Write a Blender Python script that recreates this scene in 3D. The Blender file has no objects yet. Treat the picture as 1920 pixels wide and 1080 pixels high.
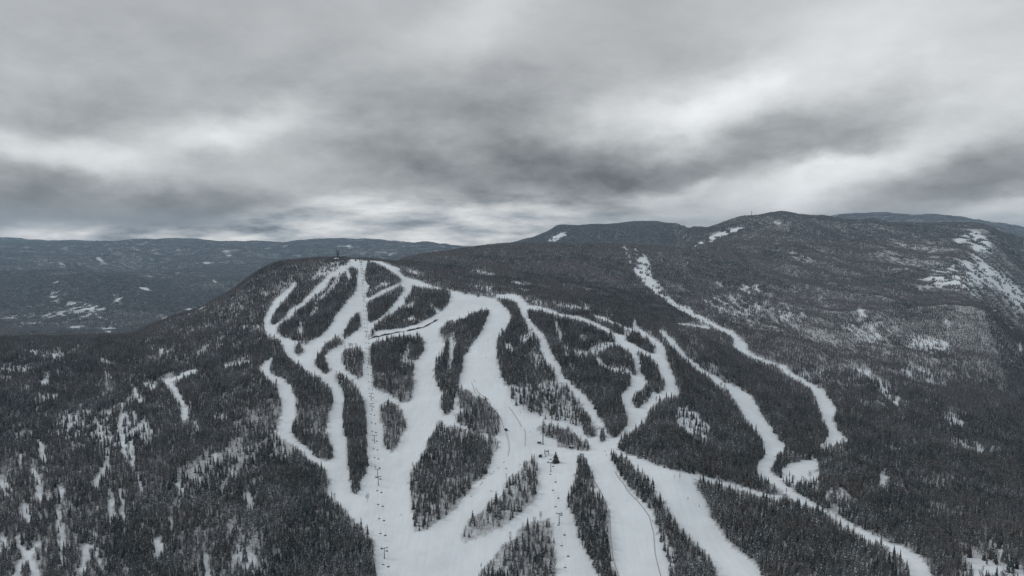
import bpy, bmesh, math, random
import numpy as np
from mathutils import Vector, Matrix
random.seed(7)
RNG = np.random.default_rng(7)
S = bpy.context.scene
COL = S.collection

# ---------------------------------------------------------------- camera, world, sun, exposure
CAMZ = 500.0
F = 1280.0                       # focal length in pixels of the 1920 px wide frame
HOR = 440.0                      # the level horizon in that frame
PITCH = math.atan((540 - HOR) / F)
cp, sp = math.cos(PITCH), math.sin(PITCH)
cam = bpy.data.cameras.new('camera')
cam.sensor_width = 36; cam.lens = 36 * F / 1920
cam.clip_start = 1; cam.clip_end = 80000
camo = bpy.data.objects.new('camera', cam); COL.objects.link(camo)
camo.location = (0, 0, CAMZ); camo.rotation_euler = (math.pi / 2 - PITCH, 0, 0)
S.camera = camo
S.view_settings.view_transform = 'Standard'; S.view_settings.look = 'None'
S.view_settings.gamma = 1; S.view_settings.use_curve_mapping = False
S.view_settings.exposure = 0.42
S.cycles.max_bounces = 5; S.cycles.diffuse_bounces = 3; S.cycles.glossy_bounces = 1
S.cycles.volume_bounces = 0; S.cycles.transparent_max_bounces = 4
S.cycles.use_adaptive_sampling = False; S.cycles.use_denoising = True; S.cycles.denoiser = 'OPENIMAGEDENOISE'; S.cycles.denoising_input_passes = 'RGB_ALBEDO_NORMAL'; S.cycles.denoising_prefilter = 'NONE'
S.cycles.sample_clamp_indirect = 4

SUN_EL, SUN_AZ = math.radians(38), math.radians(-70)     # azimuth from +Y (ahead) towards +X
SUN_STR, SKY_STR = 0.58, 0.10
sd = bpy.data.lights.new('sun', 'SUN'); sd.energy = SUN_STR; sd.angle = math.radians(14); sd.color = (1, .965, .91)
so = bpy.data.objects.new('sun', sd); COL.objects.link(so)
so.rotation_euler = Vector((math.sin(SUN_AZ) * math.cos(SUN_EL), math.cos(SUN_AZ) * math.cos(SUN_EL), math.sin(SUN_EL))).to_track_quat('Z', 'Y').to_euler()

W = bpy.data.worlds.new('World'); S.world = W; W.use_nodes = True


class NB:                                            # a small node-tree builder
    def __init__(s, nt): s.nt = nt; nt.nodes.clear()
    def n(s, t, **k):
        o = s.nt.nodes.new(t)
        for a, b in k.items(): setattr(o, a, b)
        return o
    def put(s, sock, v):
        if isinstance(v, bpy.types.NodeSocket): s.nt.links.new(v, sock)
        else: sock.default_value = v
    def m(s, op, a, b=0.0, c=0.0, clamp=False):
        o = s.n('ShaderNodeMath', operation=op, use_clamp=clamp)
        s.put(o.inputs[0], a); s.put(o.inputs[1], b); s.put(o.inputs[2], c)
        return o.outputs[0]
    def v(s, op, a, b=(0, 0, 0)):
        o = s.n('ShaderNodeVectorMath', operation=op); s.put(o.inputs[0], a); s.put(o.inputs[1], b)
        return o.outputs['Value'] if op in ('DOT_PRODUCT', 'LENGTH') else o.outputs[0]
    def xyz(s, x, y, z=0.0):
        o = s.n('ShaderNodeCombineXYZ')
        for i, q in enumerate((x, y, z)): s.put(o.inputs[i], q)
        return o.outputs[0]
    def noise(s, vec, scale, detail=3, rough=.5, dist=0.0):
        o = s.n('ShaderNodeTexNoise'); s.put(o.inputs['Vector'], vec)
        o.inputs['Scale'].default_value = scale; o.inputs['Detail'].default_value = detail
        o.inputs['Roughness'].default_value = rough; o.inputs['Distortion'].default_value = dist
        return o.outputs[0]
    def mixc(s, f, a, b):
        o = s.n('ShaderNodeMix', data_type='RGBA'); s.put(o.inputs[0], f); s.put(o.inputs[6], a); s.put(o.inputs[7], b)
        return o.outputs[2]
    def ramp(s, x, a, b):
        o = s.n('ShaderNodeMapRange', interpolation_type='SMOOTHSTEP', clamp=True)
        s.put(o.inputs[0], x); s.put(o.inputs[1], a); s.put(o.inputs[2], b)
        return o.outputs[0]


def build_sky():
    b = NB(W.node_tree)
    out = b.n('ShaderNodeOutputWorld'); bg = b.n('ShaderNodeBackground'); bg.inputs[1].default_value = SKY_STR
    b.nt.links.new(bg.outputs[0], out.inputs[0])
    sky = b.n('ShaderNodeTexSky'); sky.sky_type = 'NISHITA'; sky.sun_disc = False
    sky.sun_elevation = SUN_EL; sky.sun_rotation = SUN_AZ
    tc = b.n('ShaderNodeTexCoord'); d = tc.outputs['Generated']
    sep = b.n('ShaderNodeSeparateXYZ'); b.put(sep.inputs[0], d)
    x, y, z = sep.outputs
    az = b.m('ARCTAN2', x, y); el = b.m('ARCSINE', z)
    # a layer of cloud seen in perspective, lumpy underneath
    zc = b.m('ADD', b.m('MAXIMUM', z, 0.0), 0.22)
    pl = b.xyz(b.m('DIVIDE', x, zc), b.m('DIVIDE', y, zc), 0.0)
    n1 = b.noise(pl, .9, 4, .55, .3)
    lump = b.xyz(b.m('MULTIPLY', az, 7.0), b.m('MULTIPLY', el, 14.0), 0.7)
    n2 = b.noise(lump, 1.25, 7, .6, .15)
    n3 = b.noise(b.v('ADD', lump, (11.0, 3.0, 2.0)), 2.6, 5, .55, .1)
    # warped sky coordinates for the individual cloud banks
    wv = b.xyz(az, b.m('MULTIPLY', el, 1.8), 2.0)
    wa = b.m('SUBTRACT', b.noise(wv, 5.0, 6, .58), .5); wb = b.m('SUBTRACT', b.noise(b.v('ADD', wv, (5, 9, 1)), 5.5, 6, .58), .5)
    azw = b.m('ADD', az, b.m('MULTIPLY', wa, .19)); elw = b.m('ADD', el, b.m('MULTIPLY', wb, .10))
    low = b.ramp(el, .36, .06)
    tot = b.m('ADD', b.m('MULTIPLY', b.m('SUBTRACT', n1, .5), .11), b.m('MULTIPLY', b.m('SUBTRACT', n2, .5), b.m('ADD', .10, b.m('MULTIPLY', low, .30))))
    tot = b.m('ADD', tot, b.m('MULTIPLY', b.m('SUBTRACT', n3, .5), b.m('MULTIPLY', low, .13)))
    # cloud banks: direction in degrees (azimuth, elevation), half widths, tilt, brightness
    for (ca, ce, ra, re, tl, amp) in CLOUDS:
        ca, ce, ra, re, tl = map(math.radians, (ca, ce, ra, re, tl))
        du = b.m('SUBTRACT', azw, ca); dv = b.m('SUBTRACT', elw, ce)
        c_, s_ = math.cos(tl), math.sin(tl)
        p = b.m('ADD', b.m('MULTIPLY', du, c_ / ra), b.m('MULTIPLY', dv, s_ / ra))
        q = b.m('ADD', b.m('MULTIPLY', du, -s_ / re), b.m('MULTIPLY', dv, c_ / re))
        r2 = b.m('POWER', b.m('ADD', b.m('MULTIPLY', p, p), b.m('MULTIPLY', q, q)), 1.25)
        tot = b.m('ADD', tot, b.m('MULTIPLY', b.m('EXPONENT', b.m('MULTIPLY', r2, -1.0)), amp))
    # thin bright streaks just over the horizon
    st = b.noise(b.xyz(b.m('MULTIPLY', az, 11.0), b.m('MULTIPLY', el, 46.0), 4.0), 1.0, 6, .6, 0.0)
    ehi = b.m('ADD', .022, b.m('MULTIPLY', b.ramp(az, -.46, -.22), .062))
    hz = b.m('MULTIPLY', b.ramp(el, ehi, .0), b.m('ADD', .2, b.m('MULTIPLY', b.ramp(az, .35, -.05), .8)))
    hz = b.m('MULTIPLY', hz, b.ramp(az, -1.3, -.45))
    strk = b.m('MULTIPLY', b.m('MULTIPLY', b.m('SUBTRACT', st, .38), 2.3), hz)
    val = b.m('ADD', b.m('ADD', b.m('ADD', SKY_BASE, tot), strk), b.m('MULTIPLY', b.ramp(el, .34, 1.0), SKY_UP))
    val = b.m('MAXIMUM', b.m('MINIMUM', val, .95), .09)
    warm = b.m('MULTIPLY', hz, b.ramp(st, .35, .6))
    tint = b.mixc(warm, (.98, 1.0, 1.01, 1), (1.03, 1.0, .95, 1))
    val = b.m('DIVIDE', val, SKY_STR)
    cloud = b.n('ShaderNodeVectorMath', operation='SCALE'); b.put(cloud.inputs[0], tint); b.put(cloud.inputs[3], val)
    # a little of the clear sky glows through the cloud sheet
    b.put(bg.inputs[0], b.mixc(.04, cloud.outputs[0], sky.outputs[0]))


def cl(px, py, sx, sy, tilt, amp):                    # a cloud bank seen in the photograph -> its direction
    z = math.tan(math.atan((HOR - py) / F)); t = (px - 960) / F * 1.0
    return (math.degrees(math.atan(t)), math.degrees(math.atan(z * math.cos(math.atan(t)))), math.degrees(sx / F), math.degrees(sy / F), tilt, amp)


SKY_BASE, SKY_UP = 0.36, 0.08
CLOUDS = [cl(*a) for a in (
    (80, 375, 330, 48, 0, -.18), (390, 350, 110, 50, -20, -.12), (400, 415, 110, 28, 5, -.12),
    (100, 292, 260, 26, -6, .20), (370, 262, 130, 34, 12, .20), (520, 225, 150, 45, 5, .12), (650, 330, 90, 50, 0, .08),
    (330, 130, 260, 80, 0, -.03), (700, 250, 110, 90, 20, -.10), (160, 240, 200, 40, -5, -.05),
    (930, 325, 250, 62, 0, -.19), (920, 190, 150, 70, 0, -.09), (1180, 335, 160, 50, 8, -.14), (1010, 300, 120, 100, 0, -.06),
    (900, 30, 150, 60, 20, .14), (1150, 225, 140, 50, 5, .12), (1350, 195, 170, 55, 25, .26), (1540, 150, 160, 40, 15, .12),
    (1560, 250, 130, 42, 10, -.15), (1480, 345, 170, 42, 10, .24), (1650, 300, 170, 30, 8, .16), (1300, 355, 40, 14, 25, .14),
    (1860, 310, 140, 50, 20, -.14), (1760, 375, 170, 25, 5, -.08), (1800, 100, 200, 110, 0, .16), (1890, 210, 120, 50, 0, .12),
    (1900, 405, 90, 22, 0, .22), (700, 395, 260, 14, 0, .14), (1210, 375, 60, 14, 0, .16), (1550, 30, 200, 60, 0, .10),
    (150, 446, 420, 9, 0, .16), (-500, 250, 300, 120, 0, .05), (2500, 250, 300, 120, 0, .05))]
build_sky()


# ---------------------------------------------------------------- numpy helpers
def vnoise(x, y, seed=0):
    xi = np.floor(x).astype(np.int64); yi = np.floor(y).astype(np.int64); fx = x - xi; fy = y - yi
    fx = fx * fx * fx * (fx * (fx * 6 - 15) + 10); fy = fy * fy * fy * (fy * (fy * 6 - 15) + 10)
    def h(a, b):
        n = (a * 374761393 + b * 668265263 + seed * 1274126177) & 0xffffffff
        n = ((n ^ (n >> 13)) * 1274126177) & 0xffffffff
        return ((n ^ (n >> 16)) & 0xffff) / 65535.0
    return (h(xi, yi) * (1 - fx) + h(xi + 1, yi) * fx) * (1 - fy) + (h(xi, yi + 1) * (1 - fx) + h(xi + 1, yi + 1) * fx) * fy


def fbm(x, y, oct=4, seed=0, gain=.5):
    s = 0; a = 1; n = 0
    for i in range(oct):
        s = s + a * vnoise(x * 2 ** i + 17.3 * i, y * 2 ** i - 9.1 * i, seed + i); n += a; a *= gain
    return s / n


def sstep(x, a, b):
    t = np.clip((x - a) / (b - a), 0, 1); return t * t * (3 - 2 * t)


def pchip(xk, yk, x):
    xk = np.asarray(xk, float); yk = np.asarray(yk, float)
    h = np.diff(xk); dl = np.diff(yk) / h; d = np.zeros_like(yk)
    w1 = 2 * h[1:] + h[:-1]; w2 = h[1:] + 2 * h[:-1]; ok = dl[1:] * dl[:-1] > 0
    a = np.where(ok, dl[:-1], 1.0); c = np.where(ok, dl[1:], 1.0)
    d[1:-1] = np.where(ok, (w1 + w2) / (w1 / a + w2 / c), 0)
    d[0] = dl[0]; d[-1] = dl[-1]
    i = np.clip(np.searchsorted(xk, x) - 1, 0, len(h) - 1); t = (x - xk[i]) / h[i]
    return (2 * t ** 3 - 3 * t ** 2 + 1) * yk[i] + (t ** 3 - 2 * t ** 2 + t) * h[i] * d[i] + (-2 * t ** 3 + 3 * t ** 2) * yk[i + 1] + (t ** 3 - t ** 2) * h[i] * d[i + 1]


def z_of(py):                                         # height over distance for an image row
    k = (540 - py) / F; return (k * cp - sp) / (cp + k * sp)


def project(X, Y, Z):
    z = Z - CAMZ; f = Y * cp - z * sp; u = Y * sp + z * cp
    return 960 + F * X / f, 540 - F * u / f


# ---------------------------------------------------------------- terrain: survey stations along 20 bearings
# each station is (distance, image row) or (distance, 'z', metres below the viewpoint); fourteen per bearing, near to far
def zz(d, dr): return (d, 'z', dr)
ST = {
 -1400: [(600, 1080), (745, 915), (880, 805), (1030, 725), (1180, 668), (1300, 643), zz(2600, 455), (3800, 592), (5600, 520), zz(6800, 400), (8500, 478), (9500, 470), (12000, 452)],
 -500: [(570, 1080), (715, 915), (865, 800), (1025, 720), (1180, 665), (1300, 641), zz(2600, 455), (3800, 592), (5600, 516), zz(6800, 400), (8500, 478), (9500, 470), (12000, 452)],
 0:   [(555, 1080), (700, 915), (860, 800), (1020, 720), (1180, 664), (1300, 641), zz(2600, 450), (3800, 592), (5600, 512), zz(6800, 410), (8500, 480), (9500, 470), (12000, 450)],
 150: [(560, 1080), (705, 912), (870, 800), (1030, 722), (1200, 665), (1330, 641), zz(2600, 455), (3800, 594), (5600, 512), zz(6800, 410), (8500, 484), (9500, 472), (12000, 452)],
 240: [(560, 1080), (702, 908), (865, 798), (1020, 722), (1200, 662), (1400, 634), zz(2600, 455), (3850, 594), (5500, 523), zz(6600, 410), (8300, 500), (9500, 474), (12000, 452)],
 300: [(560, 1080), (700, 905), (860, 795), (1010, 722), (1200, 660), (1480, 606), zz(2600, 455), (3900, 594), (5400, 545), zz(6300, 405), (7600, 517), (9500, 476), (12000, 453)],
 360: [(562, 1080), (700, 902), (850, 795), (1000, 718), (1200, 652), (1540, 585), zz(2600, 455), (3900, 592), (5400, 562), zz(6200, 405), (7500, 516), (9500, 478), (12000, 453)],
 420: [(565, 1080), (700, 900), (840, 795), (990, 715), (1200, 645), (1600, 554), zz(2600, 450), (3900, 590), (5400, 566), zz(6400, 415), (7600, 524), (9500, 480), (12000, 458)],
 530: [(570, 1080), (700, 903), (828, 808), (970, 716), (1200, 618), (1690, 493), zz(2500, 330), zz(3300, 420), zz(4600, 430), zz(6500, 425), (8300, 505), (9500, 485), (12000, 456)],
 630: [(548, 1080), (705, 900), (845, 800), (1000, 700), (1240, 598), (1735, 486), zz(2100, 150), zz(2600, 260), zz(3600, 360), zz(5500, 410), (8500, 500), (9500, 480), (12000, 453)],
 720: [(548, 1080), (708, 900), (845, 800), (998, 700), (1240, 598), (1770, 491), zz(1920, 78), zz(2080, 92), zz(2300, 120), zz(3600, 300), (8500, 495), (9500, 480), (12000, 454)],
 770: [(546, 1080), (705, 898), (840, 800), (990, 700), (1240, 597), (1690, 508), (1850, 495), (2000, 489), (2150, 484), zz(3200, 230), zz(8500, 300), zz(9500, 280), (12000, 455)],
 820: [(545, 1080), (700, 895), (830, 800), (980, 700), (1240, 595), (1560, 526), (1800, 504), (2000, 488), (2200, 477), zz(3400, 230), zz(8500, 300), zz(9500, 280), (12000, 457)],
 900: [(545, 1080), (690, 890), (810, 805), (965, 700), (1230, 592), (1490, 543), (1800, 510), (2100, 485), (2400, 465), zz(3500, 150), zz(5500, 220), zz(9000, 250), zz(12000, 240)],
 960: [(542, 1080), (683, 890), (785, 823), (955, 703), (1215, 596), (1440, 552), (1740, 523), (2150, 489), (2600, 459), zz(4200, 220), (6900, 454), zz(8000, 250), zz(12000, 250)],
 1010: [(540, 1080), (680, 890), (775, 830), (950, 705), (1200, 598), (1420, 557), (1700, 533), (2200, 491), (2800, 459), zz(4400, 230), (6900, 438), zz(8500, 260), zz(12000, 200)],
 1060: [(535, 1080), (675, 888), (772, 832), (950, 710), (1195, 604), (1410, 564), (1700, 541), (2200, 498), (2850, 460), zz(4400, 215), (6900, 424), zz(8500, 230), zz(12000, 200)],
 1120: [(530, 1080), (668, 886), (772, 833), (950, 712), (1190, 612), (1400, 576), (1700, 553), (2200, 506), (2900, 460), zz(4400, 200), (6900, 417), zz(8500, 200), zz(12000, 200)],
 1190: [(525, 1080), (660, 885), (778, 825), (960, 714), (1195, 622), (1420, 592), (1750, 561), (2250, 514), (3000, 463), zz(4400, 190), (6900, 418), zz(8500, 200), zz(12000, 180)],
 1260: [(520, 1080), (655, 887), (780, 815), (970, 715), (1200, 634), (1450, 603), (1800, 567), (2300, 520), (3100, 466), zz(4300, 150), (6800, 422), zz(8500, 180), zz(12000, 150)],
 1300: [(516, 1080), (655, 895), (790, 817), (985, 722), (1240, 645), (1510, 606), (1860, 569), (2360, 522), (3100, 469), (3700, 458), (4500, 437), (6500, 430), zz(12000, 120)],
 1400: [(505, 1080), (660, 920), (820, 830), (1030, 740), (1330, 662), (1650, 611), (2000, 570), (2500, 522), (3200, 475), (3800, 446), (4700, 411), zz(7000, 50), zz(12000, 80)],
 1480: [(496, 1080), (660, 930), (835, 835), (1070, 744), (1390, 661), (1700, 613), (2080, 570), (2600, 521), (3300, 472), (3900, 443), (4700, 405), zz(7000, 40), (12000, 425)],
 1560: [(490, 1080), (660, 936), (850, 836), (1100, 746), (1450, 660), (1750, 615), (2150, 570), (2700, 520), (3400, 470), (4000, 440), (4700, 408), zz(7000, 30), (12000, 410)],
 1640: [(485, 1080), (660, 940), (865, 838), (1130, 746), (1490, 660), (1790, 611), (2180, 563), (2700, 518), (3350, 473), (3950, 445), (4600, 417), zz(7000, 40), (12000, 405)],
 1720: [(480, 1080), (660, 942), (870, 840), (1150, 747), (1500, 660), (1810, 602), (2200, 556), (2700, 516), (3300, 477), (3900, 449), (4500, 425), zz(7000, 60), (12000, 407)],
 1800: [(474, 1080), (655, 950), (875, 843), (1150, 752), (1500, 662), (1850, 575), (2150, 545), (2800, 512), (3300, 472), (3800, 444), (4300, 424), zz(7000, 40), (12000, 414)],
 1850: [(470, 1080), (650, 957), (880, 848), (1150, 760), (1490, 672), (1850, 573), zz(2450, 240), (2950, 520), (3400, 474), (3800, 448), (4200, 430), zz(7000, 60), (12000, 422)],
 1920: [(465, 1080), (640, 970), (870, 868), (1100, 790), (1400, 717), (1750, 647), zz(2500, 345), (3000, 560), (3500, 510), (4000, 478), (4400, 456), zz(7000, 110), (12000, 431)],
 2150: [(460, 1080), (640, 985), (870, 890), (1100, 820), (1400, 745), (1750, 690), zz(2500, 420), (3000, 610), (3600, 540), (4000, 505), (4500, 480), zz(7000, 200), (12000, 440)],
 3300: [(470, 1080), (640, 985), (870, 890), (1100, 820), (1400, 745), (1750, 690), zz(2500, 420), (3000, 610), (3600, 540), (4000, 505), (4500, 480), zz(7000, 200), (12000, 440)],
}
pxs = sorted(ST)
tk = [(p - 960) / F for p in pxs]
YK = np.zeros((len(pxs), 16)); ZK = np.zeros((len(pxs), 16))
for i, p in enumerate(pxs):
    rows = [zz(120, 300), zz(330, 283)] + ST[p] + [zz(26000, 560)]
    for k, r in enumerate(rows):
        YK[i, k] = r[0]; ZK[i, k] = -r[2] if r[1] == 'z' else r[0] * z_of(r[1])
    z0 = ZK[i, 2]; ZK[i, 1] = z0 - 12; ZK[i, 0] = z0 - 22

TS = np.arange(-1.25, 1.2501, .005); LY = np.arange(math.log(130.), math.log(15500.), .0055)
NT, NY = len(TS), len(LY); YS = np.exp(LY)
Yt = np.stack([pchip(tk, YK[:, k], TS) for k in range(16)], 1); Zt = np.stack([pchip(tk, ZK[:, k], TS) for k in range(16)], 1)
ZG = np.zeros((NT, NY))
for i in range(NT): ZG[i] = pchip(np.log(Yt[i]), Zt[i], LY)
XG = TS[:, None] * YS[None, :]; YG = np.broadcast_to(YS[None, :], (NT, NY))
# rolling ground, gullies and spurs
ZG += (fbm(XG / 160, YG / 160, 4, 3) - .5) * 9 * sstep(YG, 400, 800)
ZG += (fbm(XG / 38, YG / 38, 3, 8) - .5) * 5.0 * (1 - sstep(YG, 1500, 2500))
rg = 1 - np.abs(fbm(XG / 900, YG / 1300, 4, 21) * 2 - 1)
ZG += (rg - .75) * 85 * sstep(YG, 2200, 4500)
ZG += (1 - np.abs(fbm(XG / 330, YG / 700, 3, 27) * 2 - 1) - .75) * 66 * sstep(YG, 1150, 2000) * sstep(XG / YG, .28, .45)
ZG += (1 - np.abs(fbm(XG / 1500, YG / 3200, 4, 31) * 2 - 1) - .75) * 150 * sstep(YG, 6500, 9500)
wst = sstep(-XG / YG, .30, .48)
ZG += (fbm(XG / 260, YG / 420, 3, 29) - .5) * 34 * sstep(YG, 900, 1250) * wst * (1 - sstep(YG, 1800, 2600))
ZG += (1 - np.abs(fbm(XG / 1500, YG / 1000, 3, 33) * 2 - 1) - .78) * 190 * sstep(YG, 5900, 7000) * (1 - sstep(YG, 9600, 11000)) * sstep(-XG / YG, .02, .2)
ZG += (fbm(XG / 700, YG / 900, 3, 35) - .5) * 90 * sstep(YG, 2700, 3600) * (1 - sstep(YG, 6500, 7500)) * wst
ZG += CAMZ
ANG = (ZG - CAMZ) / YG
RUN = np.maximum.accumulate(ANG, axis=1)
PRE = np.concatenate([np.full((NT, 1), -9.), RUN[:, :-1]], 1)      # steepest sight line in front of each point


def gidx(X, Y):
    t = np.clip((X / Y - TS[0]) / .005, 0, NT - 1.001); l = np.clip((np.log(Y) - LY[0]) / .0055, 0, NY - 1.001)
    i = t.astype(int); j = l.astype(int); return i, j, t - i, l - j


def height(X, Y):
    X = np.asarray(X, float); Y = np.asarray(Y, float)
    i, j, a, b = gidx(X, Y)
    return (ZG[i, j] * (1 - a) + ZG[i + 1, j] * a) * (1 - b) + (ZG[i, j + 1] * (1 - a) + ZG[i + 1, j + 1] * a) * b


def h1(X, Y): return float(height(np.array([X]), np.array([Y]))[0])


def deficit(X, Y):                                    # metres a ground point lies below the sight line over what is in front
    i, j, a, b = gidx(np.asarray(X, float), np.asarray(Y, float))
    return (PRE[i, j] - ANG[i, j]) * YS[j]


def at(px, py):                                       # the ground point seen at a pixel
    rx = (px - 960) / F; k = (540 - py) / F
    dy = cp + k * sp; dz = k * cp - sp
    Y = np.exp(np.arange(math.log(200.), math.log(24000.), .0006)); X = rx / dy * Y
    below = CAMZ + dz / dy * Y <= height(X, Y)
    j = int(np.argmax(below)) if below.any() else len(Y) - 1
    return float(X[j]), float(Y[j]), h1(X[j], Y[j])


# ---------------------------------------------------------------- where trees grow: outlines surveyed on the slopes
RX0, RY0, RW, RH = -160, 380, 2240, 1040
DENS = np.full((RH, RW), 1.0, np.float32); BARE = np.full((RH, RW), -1.0, np.float32); STAND = np.zeros((RH, RW), np.int16); SOFT = np.zeros((RH, RW), np.float32)
STANDS = ['the wooded slopes']


def inside(pts):
    P = np.array(pts, float); x0, y0 = np.floor(P.min(0)).astype(int) - 1; x1, y1 = np.ceil(P.max(0)).astype(int) + 1
    x0 = max(x0, RX0); y0 = max(y0, RY0); x1 = min(x1, RX0 + RW - 1); y1 = min(y1, RY0 + RH - 1)
    if x1 <= x0 or y1 <= y0: return None
    gx, gy = np.meshgrid(np.arange(x0, x1) + .5, np.arange(y0, y1) + .5)
    wob = np.clip((gy - 470) / 250, .2, 1)
    gx = gx + (fbm(gx / 7, gy / 7, 2, 41) - .5) * 6 * wob; gy = gy + (fbm(gx / 7, gy / 7, 2, 43) - .5) * 5 * wob
    m = np.zeros(gx.shape, bool); n = len(P)
    for i in range(n):
        (xa, ya), (xb, yb) = P[i], P[(i + 1) % n]
        if ya == yb: continue
        c = ((ya > gy) != (yb > gy)) & (gx < (xb - xa) * (gy - ya) / (yb - ya) + xa); m ^= c
    return m, slice(y0 - RY0, y1 - RY0), slice(x0 - RX0, x1 - RX0)


def blur(m, r):
    for ax in (0, 1):
        for _ in range(2):
            c = np.cumsum(np.pad(m, [(r + 1, r) if k == ax else (0, 0) for k in (0, 1)], mode='edge'), axis=ax)
            m = (np.take(c, np.arange(2 * r + 1, c.shape[ax]), ax) - np.take(c, np.arange(0, c.shape[ax] - 2 * r - 1), ax)) / (2 * r + 1)
    return m


def soften(pts, dens, bare=None, r=None):
    """a thin place with no hard outline: cover fades in over its margin"""
    P = np.array(pts, float); Q = np.roll(P, -1, 0); ar = abs(np.sum(P[:, 0] * Q[:, 1] - Q[:, 0] * P[:, 1])) / 2; pe = np.sum(np.linalg.norm(P - Q, axis=1))
    r = r or int(max(1, min(12, ar / pe * .75)))
    box = [(P[:, 0].min() - 3 * r, P[:, 1].min() - 3 * r), (P[:, 0].max() + 3 * r, P[:, 1].max() + 3 * r)]
    x0, y0, x1, y1 = (int(box[0][0]) - RX0, int(box[0][1]) - RY0, int(box[1][0]) - RX0, int(box[1][1]) - RY0)
    x0, y0, x1, y1 = max(x0, 0), max(y0, 0), min(x1, RW), min(y1, RH)
    q = inside(pts)
    if q is None or x1 <= x0 or y1 <= y0: return
    full = np.zeros((RH, RW), np.float32); full[q[1], q[2]][q[0]] = 1
    m = np.clip(blur(full[y0:y1, x0:x1], r) * 1.25, 0, 1)
    D = DENS[y0:y1, x0:x1]; D *= 1 - m * (1 - dens); SOFT[y0:y1, x0:x1] = np.maximum(SOFT[y0:y1, x0:x1], m)
    if bare is not None: BARE[y0:y1, x0:x1][m > .45] = bare


def paint(pts, dens, bare=None, stand=None):
    r = inside(pts)
    if r is None: return
    m, a, b = r
    DENS[a, b][m] = dens; SOFT[a, b][m] = 0
    if bare is not None: BARE[a, b][m] = bare
    if stand:
        if stand not in STANDS: STANDS.append(stand)
        STAND[a, b][m] = STANDS.index(stand)


def path(pts, w0, w1=None):                           # a strip along a centre line
    w1 = w0 if w1 is None else w1
    P = np.array(pts, float); n = len(P); T = np.gradient(P, axis=0); T /= np.linalg.norm(T, axis=1)[:, None] + 1e-9
    N = np.stack([-T[:, 1], T[:, 0]], 1); w = np.linspace(w0, w1, n)[:, None] / 2
    return [tuple(q) for q in P + N * w] + [tuple(q) for q in (P - N * w)[::-1]]


# --- dense dark conifers in the hollows and on the shaded shoulders
for p, bq in (([(1100, 548), (1200, 545), (1300, 585), (1320, 600), (1240, 612), (1160, 592)], .03), ([(1835, 548), (1865, 565), (1925, 640), (1925, 790), (1895, 740), (1870, 660), (1850, 600)], .03),
              
              ([(480, 850), (600, 880), (660, 990), (704, 1060), (704, 1200), (560, 1200), (520, 1000)], .12),
              ([(1301, 898), (1470, 935), (1710, 1062), (1715, 1200), (1480, 1200), (1430, 1080), (1330, 960)], .12), ([(1160, 835), (1280, 740), (1430, 850), (1470, 930), (1300, 890)], .15), ([(1250, 640), (1345, 725), (1435, 850), (1280, 740)], .03),
              ([(1300, 620), (1380, 660), (1530, 760), (1550, 830), (1490, 840), (1400, 740)], .35), ([(230, 960), (330, 960), (340, 1100), (190, 1100)], .05), ([(0, 510), (290, 525), (420, 545), (430, 585), (0, 585)], .15)):
    paint(p, 1.0, bq)
for c, w in (([(1290, 468), (1380, 500), (1480, 540)], 10), ([(1560, 432), (1600, 480), (1640, 520), (1720, 548)], 10), ([(1380, 470), (1420, 520), (1400, 560)], 8), ([(1130, 500), (1200, 540), (1290, 585)], 14), ([(1860, 430), (1890, 470), (1925, 500)], 12),
             ([(60, 520), (110, 560), (100, 590)], 10), ([(190, 525), (260, 570), (330, 590)], 12)):
    paint(path(c, w), 1.0, .03)
for p, bq in (([(1480, 425), (1640, 430), (1780, 450), (1760, 500), (1640, 520), (1560, 480)], .7), ([(960, 455), (1060, 424), (1120, 415), (1260, 420), (1270, 455), (1100, 458)], .3)):
    paint(p, 1.0, bq)
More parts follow.
